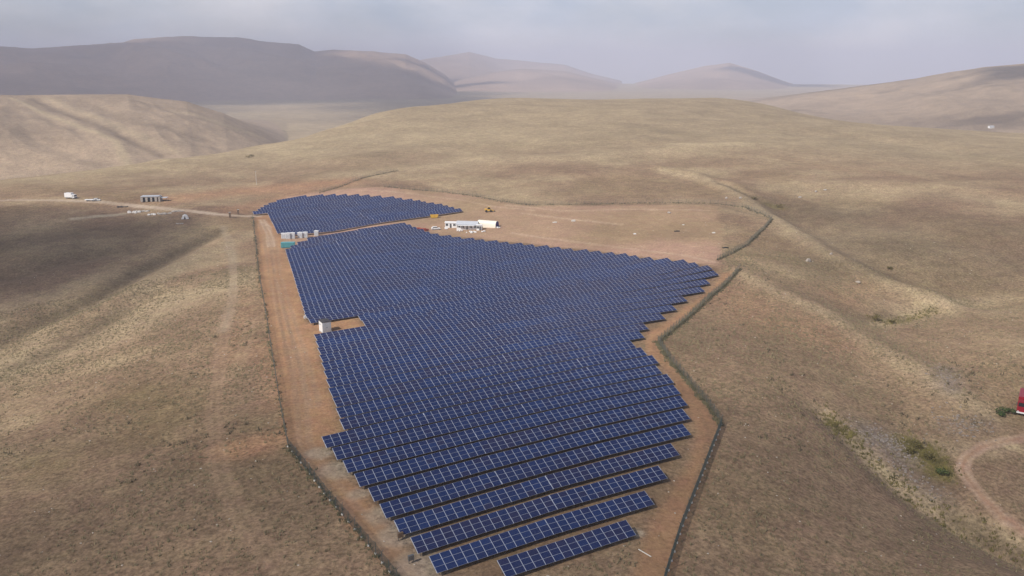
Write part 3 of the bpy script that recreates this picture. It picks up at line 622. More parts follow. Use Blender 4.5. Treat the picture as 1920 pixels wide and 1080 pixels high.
def tufts(name, pts, size, mats, blades=5, kind="stuff", spread=0.5):
    """ragged dry clumps: bent three-sided blades leaning out from each point, one mesh"""
    pts = np.asarray(pts); n = len(pts); z = hgt(pts[:, 0], pts[:, 1]); sz = size * rng.uniform(0.5, 1.4, n)
    V = []; F = []
    ang = rng.uniform(0, 2 * np.pi, (n, blades)); lean = rng.uniform(0.2, 1.0, (n, blades)); hh = rng.uniform(0.5, 1.1, (n, blades)); off = rng.uniform(-spread, spread, (n, blades, 2))
    bx = pts[:, None, 0] + off[..., 0] * sz[:, None]; by = pts[:, None, 1] + off[..., 1] * sz[:, None]; s = sz[:, None]
    dx, dy = np.cos(ang), np.sin(ang); w = 0.20 * s
    v0 = np.stack([bx - dy * w, by + dx * w, np.repeat(z[:, None], blades, 1) - 0.05], -1); v1 = np.stack([bx + dy * w, by - dx * w, np.repeat(z[:, None], blades, 1) - 0.05], -1)
    v2 = np.stack([bx + dx * lean * s * 0.7, by + dy * lean * s * 0.7, z[:, None] + hh * s], -1)
    v3 = np.stack([bx + dx * w * 1.2, by + dy * w * 1.2, np.repeat(z[:, None], blades, 1) - 0.05], -1)
    V = np.stack([v0, v1, v2, v3], 2).reshape(-1, 3); k = np.arange(n * blades) * 4
    T = np.concatenate([np.stack([k, k + 1, k + 2], 1), np.stack([k + 1, k + 3, k + 2], 1), np.stack([k + 3, k, k + 2], 1)])
    o = link(name, big_mesh(name, V, T, mats, False)); return tag(o, kind=kind)
def along(P, n, sd, side=0.0):
    p = resample(P, 0.5); k = rng.integers(0, len(p), n); q = p[k] + rng.normal(0, sd, (n, 2))
    if side:
        d = np.gradient(p, axis=0)[k]; d /= np.linalg.norm(d, axis=1)[:, None] + 1e-9; q += np.stack([-d[:, 1], d[:, 0]], 1) * side
    return q
fence(F_LEFT, "long straight wire fence left of the earth perimeter road", 3.2, wires=9)
fence(F_DIAG, "wire fence on white footings slanting to the bottom edge, left of the front rows", 2.8, footing=True, wire=M_WIRE)
fence(F_RIGHT_LOW, "dark green wire fence on white footings right of the front rows", 2.8, footing=True, wires=13, wire=M_WIRE)
fence(F_RIGHT_MID, "weedy wire fence running between the two right-hand bends, above the open slope", 2.9, wires=9)
fence(F_RIGHT_UP, "weedy wire fence climbing from the inner bend to the gap beside the field's right corner", 2.9, wires=9)
fence(F_EAST, "wire fence along the right end of the bare yard, beyond the gap", 2.9, wires=10)
fence(F_BACK, "long line of fence posts behind the bare yard, below the hill", 4.2, wires=5)
fence(F_HILL, "short weedy fence climbing the hill behind the far solar block", 3.4, wires=5)
WP = np.concatenate([along(F_RIGHT_MID, 460, 0.45), along(F_RIGHT_UP, 640, 0.5), along(F_DIAG, 150, 0.45), along(F_LEFT, 260, 0.35), along(F_EAST, 300, 0.45), along(F_BACK, 420, 0.9), along(F_HILL, 160, 0.6)])
tufts("weeds", WP, 0.6, mat("fence_weed", (0.110, 0.100, 0.056), 0.95, noise=0.4, nscale=0.4), 5)
# tussock grass over the open slopes near the drone
def scatter(n, a0, a1, r0, r1):
    az = np.radians(rng.uniform(a0, a1, n)); r = np.sqrt(rng.uniform(r0 * r0, r1 * r1, n)); return np.stack([np.sin(az) * r, np.cos(az) * r], 1)
S = scatter(120000, -38, 38, 80, 360)
dens = fbm(S[:, 0], S[:, 1], 14, 3, 301) + 0.5 * fbm(S[:, 0], S[:, 1], 60, 2, 311)
keep = (sdf(S[:, 0], S[:, 1], P_FIELD) < -1) & (sdf(S[:, 0], S[:, 1], P_ROAD) < -0.5) & (sdf(S[:, 0], S[:, 1], P_EAST) < -0.5) & (sdf(S[:, 0], S[:, 1], P_YARD) < -1) & (dens > rng.uniform(-0.6, 0.7, len(S)))
keep &= (seg_dist(S[:, 0], S[:, 1], T_VALLEY) > 2) & (seg_dist(S[:, 0], S[:, 1], T_WHEEL) > 1.5)
tufts("grass", S[keep], 0.45, M_STRAW, 4)
D = S[keep]; D = D[fbm(D[:, 0], D[:, 1], 25, 3, 331) > rng.uniform(0.2, 2.8, len(D))]
tufts("undergrowth", D + 0.4, 0.62, mat("dark_scrub", (0.095, 0.075, 0.045), 0.95, noise=0.4, nscale=0.5), 5)
GT = np.concatenate([along(B_GREEN[0][0], 420, 2.0), along(B_GREEN[2][0], 160, 1.5), along(B_GREEN[3][0], 120, 2.0), along(B_PALE[5][0], 300, 2.0)])
tufts("greenery", GT, 0.55, mat("olive_grass", (0.135, 0.115, 0.035), 0.9, noise=0.5, nscale=0.4), 5)

# ------------------------------------------------------------------ cabins, containers, site buildings
def at(px, py): p = on_ground([(px, py)])[0]; return Vector((p[0], p[1], ground_z(p[0], p[1])))
def kiosk(loc, rz, w, d, h, label, cat, roof, group=None, name="transformer_cabin", body=None, plinth=0.25):
    t = thing(name, label, cat, loc, rz, group)
    MB().box((0, 0, plinth / 2 - 0.1), (w + 0.12, d + 0.12, plinth + 0.2)).build("plinth", M_CONC, t)
    bd = MB().box((0, 0, plinth + h / 2), (w, d, h)); wl = bd.build("wall", body or M_WHITE, t)
    r = MB(); r.prism([(-w / 2 - .12, 0), (w / 2 + .12, 0), (w / 2 + .12, .12), (0, .26), (-w / 2 - .12, .12)], -d / 2 - .12, d / 2 + .12); ro = r.build("roof", roof, t); ro.location = (0, 0, plinth + h)
    for s in (-1, 1):
        dr = MB().box((s * w * 0.24, -d / 2 - 0.03, plinth + h * 0.45), (w * 0.42, 0.05, h * 0.78)).build("door", mat("door_panel", (0.50, 0.53, 0.57), 0.5), t)
        MB().box((s * 0.08, -d / 2 - 0.075, plinth + h * 0.46), (0.04, 0.04, 0.22)).build("handle", M_DARKSTEEL, dr)
    v = MB()
    for k in range(5): v.box((-w / 2 - 0.02, d * 0.15, plinth + h * 0.62 + k * 0.09), (0.04, d * 0.35, 0.05))
    v.build("vent", mat("vent_grey", (0.42, 0.44, 0.46), 0.5), t)
    return t
kiosk(at(610, 621), ROW_ANG, 2.6, 3.0, 2.85, "white cabin with a dark roof standing in the bare pocket of the solar field", "cabin", M_GREYROOF)
for px, py, w, h, lab in [(532, 447, 2.0, 2.1, "leftmost white inverter cabinet at the corner of the far solar block"), (540.5, 447.5, 2.0, 2.4, "tall white inverter cabinet, middle of the three by the teal container"), (549, 447, 2.1, 2.4, "white inverter cabinet on the right of the group of three behind the teal container"),
                          (563, 446, 2.2, 2.3, "broad white inverter cabinet, left of the pair beside the earth lane"), (573, 445.5, 2.0, 2.3, "white inverter cabinet, right of the pair beside the earth lane"), (593.5, 442, 1.9, 2.1, "single white inverter cabinet apart on the earth lane")]:
    kiosk(at(px, py), 0.12, w, 1.6, h, lab, "cabinet", mat("pale_roof", (0.74, 0.75, 0.77), 0.5), "white inverter cabinets by the earth lane", name="inverter_cabinet")
def container(loc, rz, L, Wd, H, m, label, cat="container", group=None):
    t = thing("shipping_container", label, cat, loc, rz, group); b = MB()
    n = int(L / 0.28)
    b.box((0, 0, H / 2 + .12), (L - .1, Wd - .1, H - .1))
    for k in range(n):
        x = -L / 2 + (k + .5) * L / n
        for s in (-1, 1): b.box((x, s * (Wd / 2 - .035), H / 2 + .12), (L / n * .5, .07, H - .3))
    for sx in (-1, 1):
        for sy in (-1, 1): b.box((sx * (L / 2 - .08), sy * (Wd / 2 - .08), H / 2 + .1), (.18, .18, H + .02))
    b.build("body", m, t)
    rf = MB().box((0, 0, H + .13), (L, Wd, .08)); rf.build("roof", m, t)
    for s in (-1, 1):
        d = MB().box((-L / 2 - .03, s * Wd * .24, H / 2 + .12), (.06, Wd * .44, H - .3)).build("door", m, t)
        MB().cyl((-L / 2 - .09, s * Wd * .12, .3), (-L / 2 - .09, s * Wd * .12, H - .1), .025, 6).build("lock_bar", M_GALV, d)
    return t
container(at(540.5, 464), 0.10, 6.1, 2.4, 2.3, M_TEAL, "teal shipping container in front of the white inverter cabinets")
def bed_truck(loc, rz, label, cat, cabm, boxm, L=6.0, Wd=2.3, Hc=2.3, Hb=2.6, closed=True, group=None, name="box_truck", bumper=None):
    """lorry facing -y: cab in front, box or bed behind"""
    t = thing(name, label, cat, loc, rz, group)
    MB().box((0, 0.1, .62), (Wd * .45, L - .3, .22)).build("chassis", M_DARKSTEEL, t)
    c = MB(); hc = Hc; y0 = -L / 2
    c.prism([(-Wd / 2, .55), (Wd / 2, .55), (Wd / 2, hc - .2), (Wd / 2 - .15, hc + .05), (-Wd / 2 + .15, hc + .05), (-Wd / 2, hc - .2)], y0, y0 + 1.7)
    cb = c.build("cab", cabm, t)
    MB().box((0, y0 - .03, hc * .76), (Wd * .84, .05, hc * .28)).build("windscreen", M_DARKGLASS, cb)
    for s in (-1, 1):
        MB().box((s * (Wd / 2 + .02), y0 + .75, hc * .74), (.04, .8, hc * .26)).build("side_window", M_DARKGLASS, cb)
        MB().box((s * (Wd / 2 - .3), y0 - .04, .85), (.3, .06, .2)).build("headlight", M_SILVER, cb)
        MB().box((s * (Wd / 2 + .18), y0 + .15, hc * .78), (.22, .08, .45)).build("mirror", M_DARKSTEEL, cb)
    MB().box((0, y0 - .1, .55), (Wd, .2, .3)).build("bumper", bumper or M_DARKSTEEL, t)
    b = MB()
    if closed: b.box((0, L / 2 - (L - 1.9) / 2, .8 + Hb / 2 - .3), (Wd, L - 1.9, Hb - .5))
    else:
        b.box((0, L / 2 - (L - 1.9) / 2, .85), (Wd, L - 1.9, .14))
        for s in (-1, 1): b.box((s * (Wd / 2 - .04), L / 2 - (L - 1.9) / 2, 1.35), (.08, L - 1.9, .9))
        b.box((0, L / 2 - .04, 1.35), (Wd - .17, .08, .9)); b.box((0, -L / 2 + 1.95, 1.5), (Wd - .17, .08, 1.2))
    b.build("cargo_box" if closed else "cargo_bed", boxm, t)
    for y in (y0 + .9, L / 2 - 1.1):
        for s in (-1, 1):
            w = MB().cyl((s * (Wd / 2 - .28), y, .45), (s * (Wd / 2), y, .45), .45, 16).build("wheel", M_RUBBER, t)
            MB().cyl((s * (Wd / 2 + .001), y, .45), (s * (Wd / 2 + .03), y, .45), .24, 12).build("rim", M_SILVER, w)
    return t
def car(loc, rz, label, m, name="parked_car", cat="car", L=4.3, Wd=1.75, group=None):
    t = thing(name, label, cat, loc, rz, group); b = MB()
    b.prism([(-L / 2, .35), (L / 2, .35), (L / 2, .8), (L * .28, .92), (L * .14, 1.42), (-L * .32, 1.46), (-L * .46, .98), (-L / 2, .9)], -Wd / 2, Wd / 2); b.build("body", m, t)
    for s in (-1, 1):
        g = MB(); g.add([(L * .23, s * (Wd / 2 + .012), .94), (L * .125, s * (Wd / 2 + .012), 1.37), (-L * .31, s * (Wd / 2 + .012), 1.39), (-L * .41, s * (Wd / 2 + .012), .98)], [(0, 1, 2, 3) if s < 0 else (3, 2, 1, 0)]); g.build("side_window", M_DARKGLASS, t)
        for x in (-L * .31, L * .31):
            w = MB().cyl((x, s * (Wd / 2 - .18), .33), (x, s * (Wd / 2 + .02), .33), .33, 14).build("wheel", M_RUBBER, t)
            MB().cyl((x, s * (Wd / 2 + .021), .33), (x, s * (Wd / 2 + .035), .33), .2, 10).build("rim", M_SILVER, w)
    ws = MB(); ws.add([(L * .285, -Wd * .42, .935), (L * .285, Wd * .42, .935), (L * .15, Wd * .4, 1.4), (L * .15, -Wd * .4, 1.4)], [(0, 1, 2, 3)]); ws.build("windscreen", M_DARKGLASS, t)
    return t
def shed(loc, rz, L, Wd, H, rise, label, cat, wallm, roofm, windows=3, doors=1, name="site_building", group=None, ridge_along=True, porch=False):
    """gabled building, ridge along x, front at -y"""
    t = thing(name, label, cat, loc, rz, group)
    w = MB(); w.add([(-L / 2, -Wd / 2, -.4), (L / 2, -Wd / 2, -.4), (L / 2, Wd / 2, -.4), (-L / 2, Wd / 2, -.4), (-L / 2, -Wd / 2, H), (L / 2, -Wd / 2, H), (L / 2, Wd / 2, H), (-L / 2, Wd / 2, H), (-L / 2, 0, H + rise), (L / 2, 0, H + rise)],
                    [(0, 1, 5, 4), (2, 3, 7, 6), (1, 2, 6, 9, 5), (3, 0, 4, 8, 7)]); w.build("wall", wallm, t)
    r = MB(); e = .25; a = rise / (Wd / 2)
    for s in (-1, 1):
        y1 = s * (Wd / 2 + e); z1 = H - a * e
        vs = [(-L / 2 - e, 0, H + rise + .02), (L / 2 + e, 0, H + rise + .02), (L / 2 + e, y1, z1 + .02), (-L / 2 - e, y1, z1 + .02)]
        vs += [(x, y, z + .1) for x, y, z in vs]; r.add(vs, [(0, 1, 2, 3), (7, 6, 5, 4), (0, 4, 5, 1), (1, 5, 6, 2), (2, 6, 7, 3), (3, 7, 4, 0)])
    r.build("roof", roofm, t)
    slots = windows + doors
    for k in range(slots):
        x = -L / 2 + (k + .5) * L / slots
        if k == slots // 2 and doors:
            d = MB().box((x, -Wd / 2 - .03, 1.0), (.9, .06, 2.0)).build("door", M_DARKSTEEL, t); MB().box((x + .35, -Wd / 2 - .09, 1.0), (.06, .05, .14)).build("handle", M_GALV, d)
        else:
            f = MB().box((x, -Wd / 2 - .02, H * .58), (1.25, .05, 1.15)).build("window", M_DARKGLASS, t)
            fr = MB()
            for s in (-1, 1): fr.box((x + s * .64, -Wd / 2 - .03, H * .58), (.09, .08, 1.3)); fr.box((x, -Wd / 2 - .03, H * .58 + s * .61), (1.19, .08, .09))
            fr.box((x, -Wd / 2 - .055, H * .58), (.06, .03, 1.12)); fr.build("frame", M_WHITE, f)
    if porch:
        p = MB().box((0, -Wd / 2 - .9, H - .35), (L * .8, 1.7, .1)).build("porch_roof", M_WHITE, t)
        for k in range(5): MB().cyl((-L * .38 + k * L * .19, -Wd / 2 - 1.6, -.2), (-L * .38 + k * L * .19, -Wd / 2 - 1.6, H - .4), .06, 6).build("porch_post", M_WHITE, t)
    return t
pA, pB = at(838, 425), at(858, 427.5)
shed(at(846, 426), -0.10, 5.6, 3.0, 2.5, .35, "small white prefab hut at the left end of the site buildings", "hut", M_WHITE, M_WHITE, 2, 1, name="prefab_hut", group="site buildings in the bare yard")
shed(at(877, 429), -0.16, 10.2, 4.2, 2.5, 1.3, "white site building with a grey pitched roof between the hut and the tent", "building", M_WHITE, M_LIGHTROOF, 4, 1, group="site buildings in the bare yard", porch=True)
shed(at(899, 431), -0.16, 2.4, 2.4, 2.5, .2, "narrow white toilet cabin in front of the long tent's left end", "cabin", M_WHITE, M_WHITE, 1, 1, name="toilet_cabin", group="site buildings in the bare yard")
def tent(loc, rz, L, Wd, H, label):
    t = thing("storage_tent", label, "tent", loc, rz, "site buildings in the bare yard"); n = 12; prof = [(-Wd / 2, -.3)] + [(-Wd / 2 * math.cos(math.pi * k / n), 1.0 + (H - 1.0) * math.sin(math.pi * k / n) ** .8) for k in range(n + 1)] + [(Wd / 2, -.3)]
    b = MB(); b.prism(prof, -L / 2, L / 2); b.build("cover", M_CREAM, t)
    r = MB()
    for j in range(5):
        y = -L / 2 + .15 + (L - .3) * j / 4
        for k in range(1, len(prof) - 2): r.cyl((prof[k][0] * 1.01, y, prof[k][1] + .01), (prof[k + 1][0] * 1.01, y, prof[k + 1][1] + .01), .05, 5)
    r.build("hoops", M_WHITE, t)
    e = MB(); q = [(x * .86, .1 + (z + .3) * .86) for x, z in prof]; e.prism(q, -L / 2 - .08, -L / 2 - .02); e.build("end_flap", M_BLUEPAINT, t)
    return t
tent(at(915, 425), math.pi / 2 - 0.42, 10.0, 4.0, 3.1, "long cream tunnel tent with a dark blue end at the right of the site buildings")
for k, (px, py, sz, lab) in enumerate([(862, 434, 1.0, "white sack heap before the left half of the grey-roofed site building"), (884, 436.5, 1.2, "white sack heap before the right half of the grey-roofed site building"), (906, 435.5, .9, "small white sack heap before the long cream tent"), (933, 428, .8, "pale sack heap at the blue end of the cream tent"), (836, 430, .8, "white sack heap at the foot of the prefab hut")]):
    b = MB()
    for j in range(7): b.rock((rnd.gauss(0, .8 * sz), rnd.gauss(0, .5 * sz), .25 + .3 * (j % 2)), .45 * sz * rnd.uniform(.7, 1.2), 700 + k * 9 + j, 0, .6, 8, 5)
    o = b.build("sack_heap", M_WHITE, None, True); o.location = at(px, py); tag(o, lab, "sacks", "white sacks by the site buildings")
car(at(817, 430.5), 0.2, "small white car parked between the red pile and the white prefab hut", M_WHITE)
def skip(loc, rz, label):
    t = thing("waste_skip", label, "skip", loc, rz); b = MB()
    for s in (-1, 1):
        b.prism([(-1.6, .25), (1.6, .25), (2.2, 1.7), (-2.2, 1.7)], s * .95 - .05, s * .95 + .05)
    b.box((0, 0, .25), (3.2, 1.8, .1)); 
    for s in (-1, 1): b.add([(s * 1.6, -.9, .3), (s * 1.6, .9, .3), (s * 2.2, .9, 1.7), (s * 2.2, -.9, 1.7)], [(0, 1, 2, 3)])
    b.build("bin", M_YELLOW, t)
    for s in (-1, 1): MB().box((0, s * 1.05, 1.2), (.25, .12, .9)).build("lifting_lug", M_YELLOW, t)
    return t
skip(at(814, 408.5), 0.15, "yellow metal skip at the front edge of the far solar block")
def loader(loc, rz, label):
    t = thing("wheel_loader", label, "loader", loc, rz); b = MB(); b.box((-.6, 0, 1.15), (2.6, 1.7, .8)); b.box((-1.5, 0, 1.6), (1.2, 1.5, .5)); b.box((1.3, 0, 1.0), (1.4, .9, .6)); b.build("body", M_YELLOW, t)
    c = MB().box((.2, 0, 2.05), (1.2, 1.3, 1.1)).build("cab", M_DARKGLASS, t); MB().box((.2, 0, 2.66), (1.4, 1.5, .12)).build("roof", M_YELLOW, c)
    a = MB()
    for s in (-1, 1): a.cyl((1.2, s * .45, 1.3), (3.0, s * .45, .6), .12, 6)
    a.build("lift_arm", M_YELLOW, t); k = MB(); k.prism([(3.0, .15), (3.9, .1), (3.7, .3), (3.1, 1.0)], -1.1, 1.1); k.build("bucket", M_DARKSTEEL, t)
    for x in (-1.2, 1.3):
        for s in (-1, 1): MB().cyl((x, s * .65, .62), (x, s * 1.1, .62), .62, 14).build("wheel", M_RUBBER, t)
    return t
loader(at(916, 397.5), 0.05, "yellow wheel loader standing alone right of the far solar block")
# red material stacked at the field corner
for k, (px, py, s) in enumerate([(793.5, 433, 1.0), (784, 430.5, .7), (800, 432.5, .6)]):
    t = thing("material_stack", ["large rusty red stack of steel at the rear corner of the main field", "low reddish stack left of the large rusty stack", "small reddish stack between the large rusty stack and the white car"][k], "steel stack", at(px, py), .2, "reddish steel stacks at the field corner")
    b = MB()
    for j in range(4): b.box((rnd.uniform(-.2, .2), 0, .2 + j * .34 * s), (3.2 * s, 1.6 * s, .22 * s), 0, rnd.uniform(-.1, .1))
    b.build("steel_bars", M_RUST, t)
    q = MB()
    for x in (-1, 1): q.box((x * s, 0, .05), (.2, 1.7 * s, .12))
    q.build("bearer", M_WOOD, t)
# pallets and scraps in the yard
def scrap(px, py, label, m, dims, cat="sheet", name="scrap_sheet", rz=0.0, group="scraps lying about the bare yard"):
    b = MB(); b.box((0, 0, dims[2] / 2 + .02), dims, 0, .1); b.box((dims[0] * .2, dims[1] * .1, dims[2] + .1), (dims[0] * .7, dims[1] * .6, .1), 0, -.2)
    o = b.build(name, m); o.location = at(px, py); o.rotation_euler = (0, 0, rz); return tag(o, label, cat, group)
scrap(1075, 415, "pale stack of boards in the middle of the bare yard", M_WHITECONC, (1.8, 1.2, .6), "stack", "board_stack")
scrap(1040, 417.5, "low pale heap left of the board stack in the bare yard", M_WHITECONC, (2.0, 1.2, .3), "heap", "rubble_heap")
scrap(1190, 439, "small white sheet lying alone on the brown yard", M_WHITE, (1.1, 1.0, .2))
scrap(1281, 422, "pale scrap near the far right of the bare yard", M_WHITECONC, (.9, .8, .2))
scrap(1269, 434, "dark tarpaulin folded on the ground right of the small white sheet", M_TARP, (2.4, 1.2, .25), "tarpaulin", "tarpaulin")
scrap(1360, 465, "dark tarpaulin by the start of the yard's right fence", M_TARP, (2.4, 1.0, .25), "tarpaulin", "tarpaulin")
scrap(1338, 437, "pale boards near the right fence of the yard", M_WHITECONC, (1.2, 1.2, .25))
# long pale pipe lying by the nearest row
o = MB().cyl((-1.3, 0, .1), (1.3, 0, .1), .08, 8).build("pipe", M_WHITECONC); o.location = at(1209, 1038); o.rotation_euler = (0, 0, -0.9); tag(o, "pale pipe lying on the earth beside the nearest panel row", "pipe")
# small combiner boxes at row ends
for k, (px, py, lab) in enumerate([(751, 1013, "small brown box on legs beyond the left end of the third row"), (771, 1056, "small grey box on legs at the left end of the second row"), (636, 737, "pale box on legs in the step on the field's left edge"), (573, 600, "pale box at the left end of the row behind the white cabin")]):
    t = thing("combiner_box", lab, "box", at(px, py), ROW_ANG, "boxes at the left row ends")
    MB().box((0, 0, .95), (.9, .4, .8)).build("case", [M_WOOD, M_GALV, M_WHITE, M_WHITE][k], t)
    for s in (-1, 1): MB().box((s * .35, 0, .25), (.08, .08, .62)).build("leg", M_GALV, t)
# ------------------------------------------------------------------ hamlet on the left
bed_truck(at(133, 372), math.radians(78), "white box truck on the pale road at the far left", "truck", M_WHITE, M_WHITE, 6.4, 2.4, 2.3, 3.0)
car(at(181, 376.5), 0.1, "small pale car right of the white flat trailer on the far left road", M_WHITE)
t = thing("flat_trailer", "white flat trailer on the far left road beside the box truck", "trailer", at(170, 377), 0.05)
MB().box((0, 0, .85), (6.0, 2.2, .3)).build("deck", M_WHITE, t)
for x in (-1.6, 1.6):
    for s in (-1, 1): MB().cyl((x, s * .8, .4), (x, s * 1.05, .4), .4, 12).build("wheel", M_RUBBER, t)
def ruin(loc, rz, L, Wd, H, label, roofed=True):
    t = thing("stone_farmhouse", label, "house", loc, rz); b = MB()
    b.box((-L / 4, Wd / 2 - .25, H / 2), (L, .5, H)); b.box((-L * .74, 0, H / 2), (.5, Wd - 1.0, H)); b.box((L * .24, 0, H / 2), (.5, Wd - 1.0, H))
    seg = [(-.72, .12), (-.47, .12), (-.22, .10), (.02, .12), (.20, .09)]
    for c, w in seg: b.box((c * L, -Wd / 2 + .25, H / 2), (w * L, .5, H))
    b.box((-L / 4, -Wd / 2 + .25, H - .2), (L, .46, .5)); b.build("wall", M_STONE, t)
    for c in (-.60, -.345, -.10): MB().box((c * L, -Wd / 2 + .45, H * .5), (.13 * L, .08, H * .6)).build("window", M_DARKGLASS, t)
    MB().box((.115 * L, -Wd / 2 + .45, H * .42), (.08 * L, .08, H * .8)).build("door", M_WOOD, t)
    MB().box((-L * .3, 0, H + .12), (L * .95, Wd + .4, .22)).build("roof", M_LIGHTROOF, t)
    p = MB().box((L * .42, -.3, H * .72), (L * .34, Wd * .8, .14)).build("lean_to_roof", M_LIGHTROOF, t)
    for s in (-1, 1): MB().cyl((L * .57, s * Wd * .3, 0), (L * .57, s * Wd * .3, H * .7), .1, 6).build("porch_post", M_WOOD, t)
    return t
ruin(at(294, 377), 0.12, 10.5, 5.0, 2.9, "grey stone farmhouse with a flat roof beside the far left road")
def rubble(px, py, w, label, seed, m=M_STONE, flat=.5, cat="rubble heap", name="stone_heap", group="stone heaps below the far left road"):
    b = MB(); q = random.Random(seed)
    for k in range(9): b.rock((q.gauss(0, w * .3), q.gauss(0, w * .12), .15), q.uniform(.12, .3) * w * .8, seed * 20 + k, 0, flat)
    o = b.build(name, m); o.location = at(px, py); return tag(o, label, cat, group)
rubble(252, 399, 5.2, "tall pale stone heap under the far left road, left end of the heaps", 3, M_CHALK, .9)
rubble(268, 396.5, 5.8, "low grey stone heap just right of the tall pale heap", 4)
rubble(285, 403, 3.5, "small pale stone heap in the middle below the road", 5, M_CHALK, .8)
rubble(308, 401, 6.5, "wide grey stone heap left of the small white tent", 6)
rubble(332, 397, 5.2, "grey stone heap hugging the road edge above the small white tent", 7)
rubble(338, 420, 3.5, "isolated low stone heap on the dark slope below the small white tent", 8)
t = thing("ridge_tent", "small white tent below the far left road near the field corner", "tent", at(347, 410), .3); b = MB(); b.prism([(-1.9, 0), (1.9, 0), (1.1, 1.7), (0, 2.2), (-1.1, 1.7)], -1.4, 1.4); b.build("cover", M_WHITE, t); MB().prism([(-.5, 0.02), (.5, 0.02), (0, 1.6)], -1.46, -1.41).build("flap", M_TARP, t)
rubble(228, 388.5, 4.4, "black heap of dung beside the far left road", 12, M_TARP, .45, "heap", "dung_heap", None)
for px, py, h, lab in [(431.5, 408, 2.9, "dark gate pillar at the left of the road into the solar field"), (447, 402, 2.6, "dark gate pillar at the right of the road into the solar field")]:
    t = thing("gate_pillar", lab, "pillar", at(px, py), .3, "gate pillars at the field entrance"); MB().box((0, 0, h / 2 - .2), (1.0, .9, h + .3)).build("shaft", M_WOOD, t); MB().box((0, 0, h + .02), (1.2, 1.1, .14)).build("cap", M_CONC, t)
t = thing("utility_pole", "lone thin pale pole on the slope above the far solar block", "pole", at(481, 346)); MB().cyl((0, 0, -.5), (0, 0, 9.0), .14, 8, 0, .09).build("mast", M_WHITECONC, t); MB().box((0, 0, 8.4), (1.6, .12, .12)).build("crossarm", M_GALV, t)
for s in (-1, 0, 1): MB().cyl((s * .7, 0, 8.46), (s * .7, 0, 8.75), .05, 6).build("insulator", M_WHITECONC, t)
shed(at(1858, 240), .2, 9, 5, 3.0, 1.0, "tiny white house far off on the right-hand hill", "house", M_WHITE, M_LIGHTROOF, 2, 1, name="white_house")
# ------------------------------------------------------------------ right side: truck, bushes, boulders
bed_truck(at(1919, 767), math.radians(-33), "red truck with a pale bumper cut by the right edge of the frame", "truck", M_RED, M_RED, 9.0, 2.7, 3.4, 3.7, True, name="red_truck", bumper=M_WHITE)
def bush(px, py, r, label, m=M_LEAF, seed=1, group=None, n=420):
    p = at(px, py); t = thing("bush", label, "bush", p, 0, group); q = random.Random(seed); st = MB(); lf = MB()
    cl = [(q.gauss(0, r * .45), q.gauss(0, r * .4), r * q.uniform(.3, .75), r * q.uniform(.3, .5)) for _ in range(9)]
    for x, y, z, rr in cl: st.cyl((x * .2, y * .2, -.1), (x, y, z), .05, 5, 0, .02)
    for k in range(n):
        x, y, z, rr = q.choice(cl); d = Vector((q.gauss(0, 1), q.gauss(0, 1), q.gauss(0, .8))).normalized() * rr * q.uniform(.5, 1.1); c = Vector((x, y, z)) + d
        if c.z < 0.05: c.z = .05
        a = Vector((q.gauss(0, 1), q.gauss(0, 1), q.gauss(0, .6))).normalized() * .17; bb = a.cross(d).normalized() * .11
        lf.add([c - a, c + bb, c + a, c - bb], [(0, 1, 2, 3)])
    st.build("stem", M_WOOD, t); lf.build("foliage", m, t); return t
bush(1890, 775, 1.7, "dark green bush left of the red truck", seed=2)
bush(1878, 779, 1.1, "small green bush at the left of the dark bush by the red truck", seed=3)
bush(1763, 890, 1.5, "bright green bush at the lower end of the yellow gully patch", mat("bright_leaf", (0.075, 0.10, 0.025), .8, noise=.4), seed=4)
M_OLIVE = mat("olive_leaf", (0.12, 0.10, 0.03), .85, noise=.4)
for k, (px, py, r, lab) in enumerate([(1722, 842, 1.3, "olive bush at the top of the yellow gully patch"), (1744, 862, 1.3, "olive bush midway down the yellow gully patch"), (1708, 850, 1.1, "dark olive bush at the end of the grey scree"), (1462, 389, 2.2, "olive bush on the pale crest right of the yard's far corner"), (1670, 505, 1.2, "lone dark bush on the ridge line of the right slope"), (1415, 374, 1.6, "dark olive bush at the end of the ditch on the right hill"), (1640, 600, 2.0, "dark bush at the fork of the right-hand gullies"), (1672, 606, 1.2, "small bush in the gully right of the fork"), (466, 296, 3.0, "dark bush alone on the left shoulder of the hill"), (473, 294, 2.2, "smaller dark bush beside the lone bush on the left shoulder of the hill")]):
    bush(px, py, r, lab, M_OLIVE, 20 + k, "olive bushes on the slopes", 260)
def boulder(px, py, r, label, seed, m=M_STONE, group="boulders on the right slope"):
    o = MB().rock((0, 0, r * .25), r, seed, 0, .7, 12, 8).build("boulder", m, None, True); o.location = at(px, py); return tag(o, label, "boulder", group)
boulder(1515, 490, 1.2, "big grey boulder on the slope right of the yard fence", 31, mat("pale_boulder", (0.33, 0.29, 0.25), .95, noise=.25))
boulder(1558, 477, .7, "smaller pale boulder up the slope from the big grey one", 32, mat("pale_boulder", (0.33, 0.29, 0.25), .95, noise=.25))
boulder(1609, 530, .8, "flat pale boulder below the ridge on the right slope", 33, mat("pale_boulder", (0.33, 0.29, 0.25), .95, noise=.25))
for k, (px, py) in enumerate([(1255, 400), (1388, 372), (1362, 372), (1530, 360), (1547, 357), (1500, 371)]):
    boulder(px, py, .8, ["dark stone behind the bare yard's back fence", "dark stone right of another on the crest behind the yard", "dark stone left of another on the crest behind the yard", "dark stone in the curved outcrop on the right hill, its top", "dark stone at the right of the curved outcrop on the right hill", "dark stone at the lower left of the curved outcrop on the right hill"][k], 40 + k, M_STONE, "dark stones on the hill")
